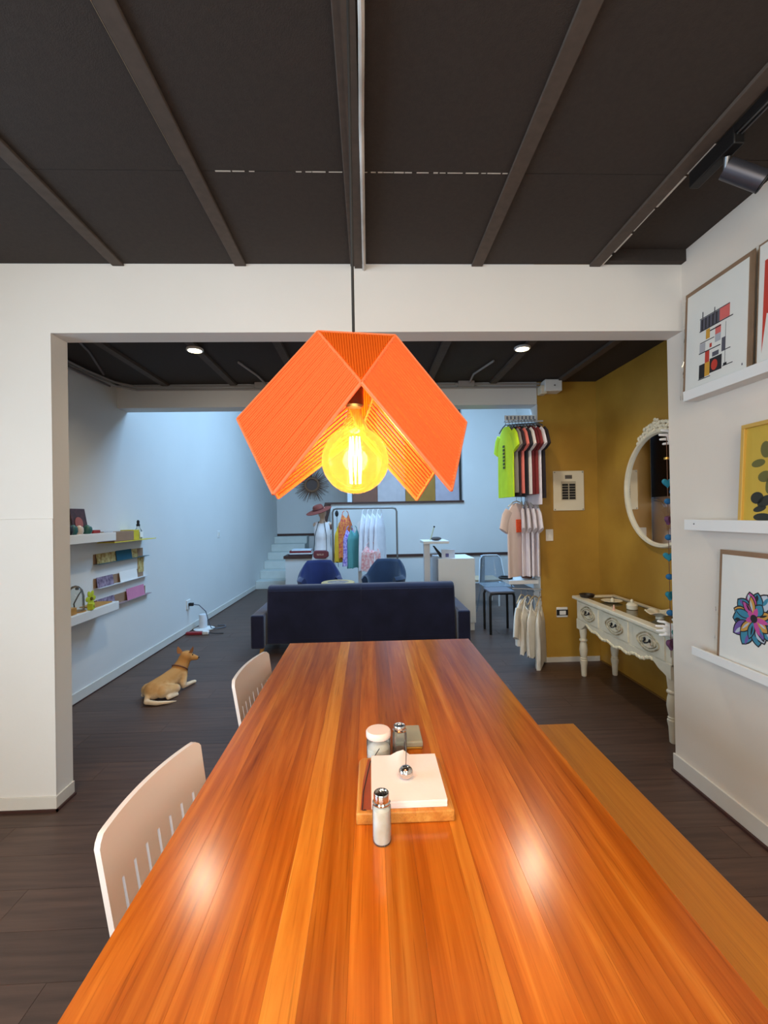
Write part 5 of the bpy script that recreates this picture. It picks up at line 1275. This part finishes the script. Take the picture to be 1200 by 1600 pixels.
leancard('pink_notebook', 4.50, 4.84, 0.700, 0.11, cl('pink_cover', (206, 128, 160)), 'pink notebook on the bottom ledge', -2.402)
tag(MB().bx(-2.42, -2.4085, 4.755, 4.87, 0.94, 1.10).build('floral_card', FLOR, smooth=False), 'tall yellow floral card on the wall at the right of the ledges', 'card')
# lower shelf things
wb = thing('wooden_block', 'pale wooden block box at the left of the lower shelf', 'box', (-2.33, 3.42, 0.768))
MB().bx(-2.39, -2.275, 3.34, 3.56, 0.768, 0.822).build('block', LEGW, wb, bevel=0.003)
MB().bx(-2.38, -2.285, 3.36, 3.54, 0.822, 0.826).build('lid', mat('pale_lid', (206, 164, 104), 0.5), wb, smooth=False)
tag(MB().bx(-2.41, -2.28, 3.80, 4.05, 0.768, 0.778).build('wood_slab', LEGW, bevel=0.002), 'thin wooden slab at the right end of the lower shelf', 'slab')
bj = thing('glass_cloche', 'glass bell jar with a dark wire ornament on the lower shelf', 'jar', (-2.34, 3.64, 0.768))
MB().lathe([(0.062, 0.0), (0.062, 0.12), (0.05, 0.17), (0.025, 0.20), (0, 0.208)], (-2.34, 3.645, 0.772), 24).build('dome', GLASS, bj)
MB().lathe([(0.07, 0), (0.07, 0.008), (0, 0.008)], (-2.34, 3.645, 0.768), 24).build('base', LEGW, bj)
mb = MB().tube([(-2.33, 3.62, 0.78), (-2.33, 3.61, 0.84), (-2.32, 3.65, 0.90), (-2.32, 3.69, 0.93)], 0.005, 6); mb.ell((-2.32, 3.64, 0.955), (0.014, 0.022, 0.012), 10, 8)
mb.build('wire_ornament', BLACK, bj)
yc_ = thing('paper_flower', 'yellow-green paper flower ornament on the lower shelf', 'ornament', (-2.30, 3.78, 0.768))
mb = MB(); LIME = cl('lime_paper', (186, 196, 40)); 
for k in range(6):
    a = 2 * PI * k / 6
    mb.ell((-2.30, 3.775 + 0.036 * math.cos(a), 0.85 + 0.04 * math.sin(a)), (0.006, 0.032, 0.022), 10, 6, Matrix.Rotation(a, 3, 'X'))
mb.build('petals', LIME, yc_)
MB().ell((-2.292, 3.775, 0.85), (0.012, 0.014, 0.014), 10, 8).build('centre', cl('olive_centre', (110, 100, 30)), yc_)
MB().tube([(-2.30, 3.775, 0.768), (-2.302, 3.775, 0.83)], 0.005, 6).build('stem', cl('brown_stem', (100, 80, 40)), yc_)
tc_ = thing('gift_cube', 'tilted lime green gift cube on the lower shelf', 'cube', (-2.285, 3.74, 0.768))
MB().box((-2.265, 3.72, 0.797), (0.04, 0.05, 0.05), Matrix.Rotation(0.25, 3, 'Z')).build('cube', cl('lime_carton', (202, 214, 50)), tc_, bevel=0.002)
MB().box((-2.2435, 3.725, 0.797), (0.002, 0.012, 0.02), Matrix.Rotation(0.25, 3, 'Z')).build('mark', cl('lime_mark', (120, 130, 40)), tc_, smooth=False)

# light switch, socket, router and cord farther along the wall
s2 = thing('light_switch', 'white light switch on the left wall before the stairs', 'switch', (-2.39, 7.2, 1.23))
MB().bx(-2.392, -2.382, 7.15, 7.26, 1.18, 1.29).build('plate', WHITEP, s2, bevel=0.003)
MB().bx(-2.383, -2.378, 7.19, 7.22, 1.21, 1.26).build('rocker', IVORY, s2, smooth=False)
s3 = thing('wall_outlet', 'white wall outlet with a black plug on the left wall', 'outlet', (-2.40, 6.0, 0.36))
MB().bx(-2.405, -2.39, 5.94, 6.06, 0.30, 0.42).build('plate', WHITEP, s3, bevel=0.003)
MB().bx(-2.39, -2.33, 5.98, 6.02, 0.34, 0.38).build('plug', BLACK, s3, bevel=0.006)
rt_ = thing('wifi_router', 'white tower device on a round base by the left wall', 'router', (-2.27, 6.1, 0))
MB().lathe([(0.13, 0.0), (0.135, 0.01), (0.12, 0.018), (0, 0.02)], (-2.24, 6.12, 0.0), 28).build('base', WHITEP, rt_)
MB().lathe([(0.055, 0.02), (0.052, 0.19), (0.046, 0.198), (0, 0.20)], (-2.26, 6.14, 0), 22).build('tower', mat('white_plastic', (212, 214, 218), 0.4), rt_)
tag(MB().tube([(-2.335, 6.0, 0.36), (-2.26, 6.0, 0.35), (-2.18, 6.02, 0.26), (-2.15, 6.04, 0.12), (-2.12, 6.05, 0.03), (-2.05, 6.12, 0.008), (-1.98, 6.2, 0.008), (-2.02, 6.3, 0.008), (-2.12, 6.3, 0.008)], 0.006, 8).build('charging_cable', mat('grey_cord', (90, 96, 108), 0.5)), 'grey power cord looping from the outlet to the floor', 'cord')
ps = thing('power_strip', 'red power strip with a white plug on the floor by the wall', 'power strip', (-2.24, 5.88, 0))
MB().bx(-2.37, -2.16, 5.82, 5.88, 0.0, 0.035).build('strip', cl('red_plastic', (150, 40, 48), 0.4), ps, bevel=0.008)
MB().bx(-2.16, -2.08, 5.82, 5.87, 0.0, 0.045).build('plug', WHITEP, ps, bevel=0.01)
MB().tube([(-2.08, 5.845, 0.02), (-2.0, 5.85, 0.008), (-1.9, 5.86, 0.006)], 0.005, 6).build('lead', BLACK, ps)

# ================================================================== DOG
dg = thing('dog', 'small tan dog lying on the dark floor facing the far wall', 'dog', (-1.755, 3.93, 0), math.radians(0))
def fur():
    m = bpy.data.materials.new('tan_fur'); m.use_nodes = True
    nt = m.node_tree; N = nt.nodes; L = nt.links; b = N['Principled BSDF']; b.inputs['Roughness'].default_value = 0.9
    b.inputs['Specular IOR Level'].default_value = 0.15
    tc = N.new('ShaderNodeTexCoord'); sx = N.new('ShaderNodeSeparateXYZ'); L.new(tc.outputs['Object'], sx.inputs[0])
    nz = N.new('ShaderNodeTexNoise'); nz.inputs['Scale'].default_value = 16; L.new(tc.outputs['Object'], nz.inputs['Vector'])
    ad = N.new('ShaderNodeMath'); ad.operation = 'MULTIPLY_ADD'; ad.inputs[1].default_value = 0.10
    L.new(nz.outputs['Fac'], ad.inputs[0]); L.new(sx.outputs['Z'], ad.inputs[2])
    rp = N.new('ShaderNodeValToRGB'); e = rp.color_ramp.elements
    e[0].position = 0.075; e[0].color = rgb(236, 212, 180); e[1].position = 0.20; e[1].color = rgb(192, 138, 80)
    e.new(0.14).color = rgb(216, 172, 118)
    L.new(ad.outputs[0], rp.inputs['Fac']); L.new(rp.outputs[0], b.inputs['Base Color'])
    n3 = N.new('ShaderNodeTexNoise'); n3.inputs['Scale'].default_value = 220; L.new(tc.outputs['Object'], n3.inputs['Vector'])
    bp = N.new('ShaderNodeBump'); bp.inputs['Strength'].default_value = 0.4; bp.inputs['Distance'].default_value = 0.003
    L.new(n3.outputs['Fac'], bp.inputs['Height']); L.new(bp.outputs[0], b.inputs['Normal'])
    return m
FUR = fur(); dg.scale = (0.94, 0.94, 0.94)
# local frame of the dog: f = body direction (towards the head), s = its right
fdir = Vector((0.30, 0.95, 0)).normalized(); sdir = Vector((fdir.y, -fdir.x, 0))
def DP(a, b, z): v = fdir * a + sdir * b; return (v.x, v.y, z)
mb = MB()
mb.capsule(DP(-0.17, 0.0, 0.085), 0.082, DP(-0.04, 0.0, 0.10), 0.080, 16)        # rump, loin
mb.capsule(DP(-0.04, 0.0, 0.10), 0.078, DP(0.14, 0.0, 0.125), 0.082, 16)         # chest
mb.capsule(DP(0.13, 0.0, 0.14), 0.074, DP(0.185, 0.01, 0.205), 0.062, 14)        # neck
mb.capsule(DP(0.185, 0.01, 0.205), 0.060, DP(0.205, 0.02, 0.250), 0.056, 14)     # neck to skull
mb.ell(DP(0.215, 0.028, 0.268), (0.060, 0.062, 0.054), 16, 12)
mb.capsule(DP(0.240, 0.062, 0.256), 0.036, DP(0.262, 0.108, 0.244), 0.021, 12)    # muzzle turned to the right
for s_ in (-1, 1):
    mb.capsule(DP(-0.15, s_ * 0.075, 0.075), 0.060, DP(-0.03, s_ * 0.115, 0.060), 0.040, 14)   # thigh, knee forward
    mb.capsule(DP(-0.03, s_ * 0.118, 0.045), 0.026, DP(-0.15, s_ * 0.135, 0.026), 0.017, 12)   # shank back to the hock
    mb.capsule(DP(-0.15, s_ * 0.135, 0.022), 0.017, DP(-0.05, s_ * 0.145, 0.015), 0.015, 12)   # hind foot
    mb.capsule(DP(0.13, s_ * 0.055, 0.11), 0.044, DP(0.10, s_ * 0.085, 0.045), 0.028, 12)      # upper arm
    mb.capsule(DP(0.10, s_ * 0.085, 0.03), 0.024, DP(0.235, s_ * 0.085, 0.020), 0.018, 12)     # forearm on the floor
    mb.ell(DP(0.25, s_ * 0.085, 0.017), (0.024, 0.024, 0.016), 10, 8)
mb.capsule(DP(-0.225, -0.01, 0.065), 0.026, DP(-0.285, 0.03, 0.030), 0.022, 12)                # tail curling on the floor
mb.capsule(DP(-0.285, 0.03, 0.030), 0.022, DP(-0.265, 0.12, 0.022), 0.019, 12)
mb.capsule(DP(-0.265, 0.12, 0.022), 0.019, DP(-0.205, 0.20, 0.016), 0.012, 12)
mb.capsule(DP(-0.205, 0.20, 0.016), 0.012, DP(-0.165, 0.235, 0.012), 0.006, 10)
o = mb.build('body', FUR, dg, world=False); blob(o, 0.0075, 5)
def ear(a, b, z, lean, ba):
    base = Vector(DP(a, b, z)); tip = base + Vector(DP(lean[0], lean[1], 0.058)); 
    side = Vector(DP(ba[0], ba[1], 0)).normalized() * 0.024
    nrm = side.cross(tip - base).normalized() * 0.007
    mb = MB(); n = 7; vs = []
    for k in range(n):
        t = k / (n - 1); w = (1 - t) ** 0.7 * (1 + 0.35 * math.sin(PI * t))
        c = base.lerp(tip, t) - Vector((0, 0, 0.014 * (1 - t)))
        vs += [c - side * w, c - nrm * 1.2 * (1 - t), c + side * w, c + nrm * (1 - t) * 1.2 + Vector((0, 0, 0.0005))]
    fs = [(i * 4 + k, i * 4 + (k + 1) % 4, (i + 1) * 4 + (k + 1) % 4, (i + 1) * 4 + k) for i in range(n - 1) for k in range(4)] + [(0, 1, 2, 3)]
    return mb.add(vs, fs).build('ear', mat('ear_fur', (172, 118, 76), 0.9), dg, world=False, angle=80)
ear(0.195, -0.024, 0.310, (-0.01, -0.018), (0.5, 1))
ear(0.225, 0.066, 0.308, (0.0, 0.034), (1, 0.2))
MB().ell(DP(0.268, 0.124, 0.247), (0.010, 0.009, 0.007), 10, 8).build('nose', BLACK, dg, world=False)
MB().ell(DP(0.262, 0.066, 0.280), (0.0075, 0.0075, 0.0075), 10, 8).build('eye', BLACK, dg, world=False)
MB().ell(DP(0.233, 0.084, 0.280), (0.0075, 0.0075, 0.0075), 10, 8).build('eye', BLACK, dg, world=False)
MB().tube([Vector(DP(0.155, 0.004, 0.175)) + Vector(DP(0.070 * math.cos(t) * 0.80, 0.071 * math.sin(t), -0.060 * math.cos(t) * 0.72)) for t in [2 * PI * k / 24 for k in range(24)]], 0.006, 6, True).build('collar', mat('brown_collar', (112, 66, 40), 0.6), dg, world=False)
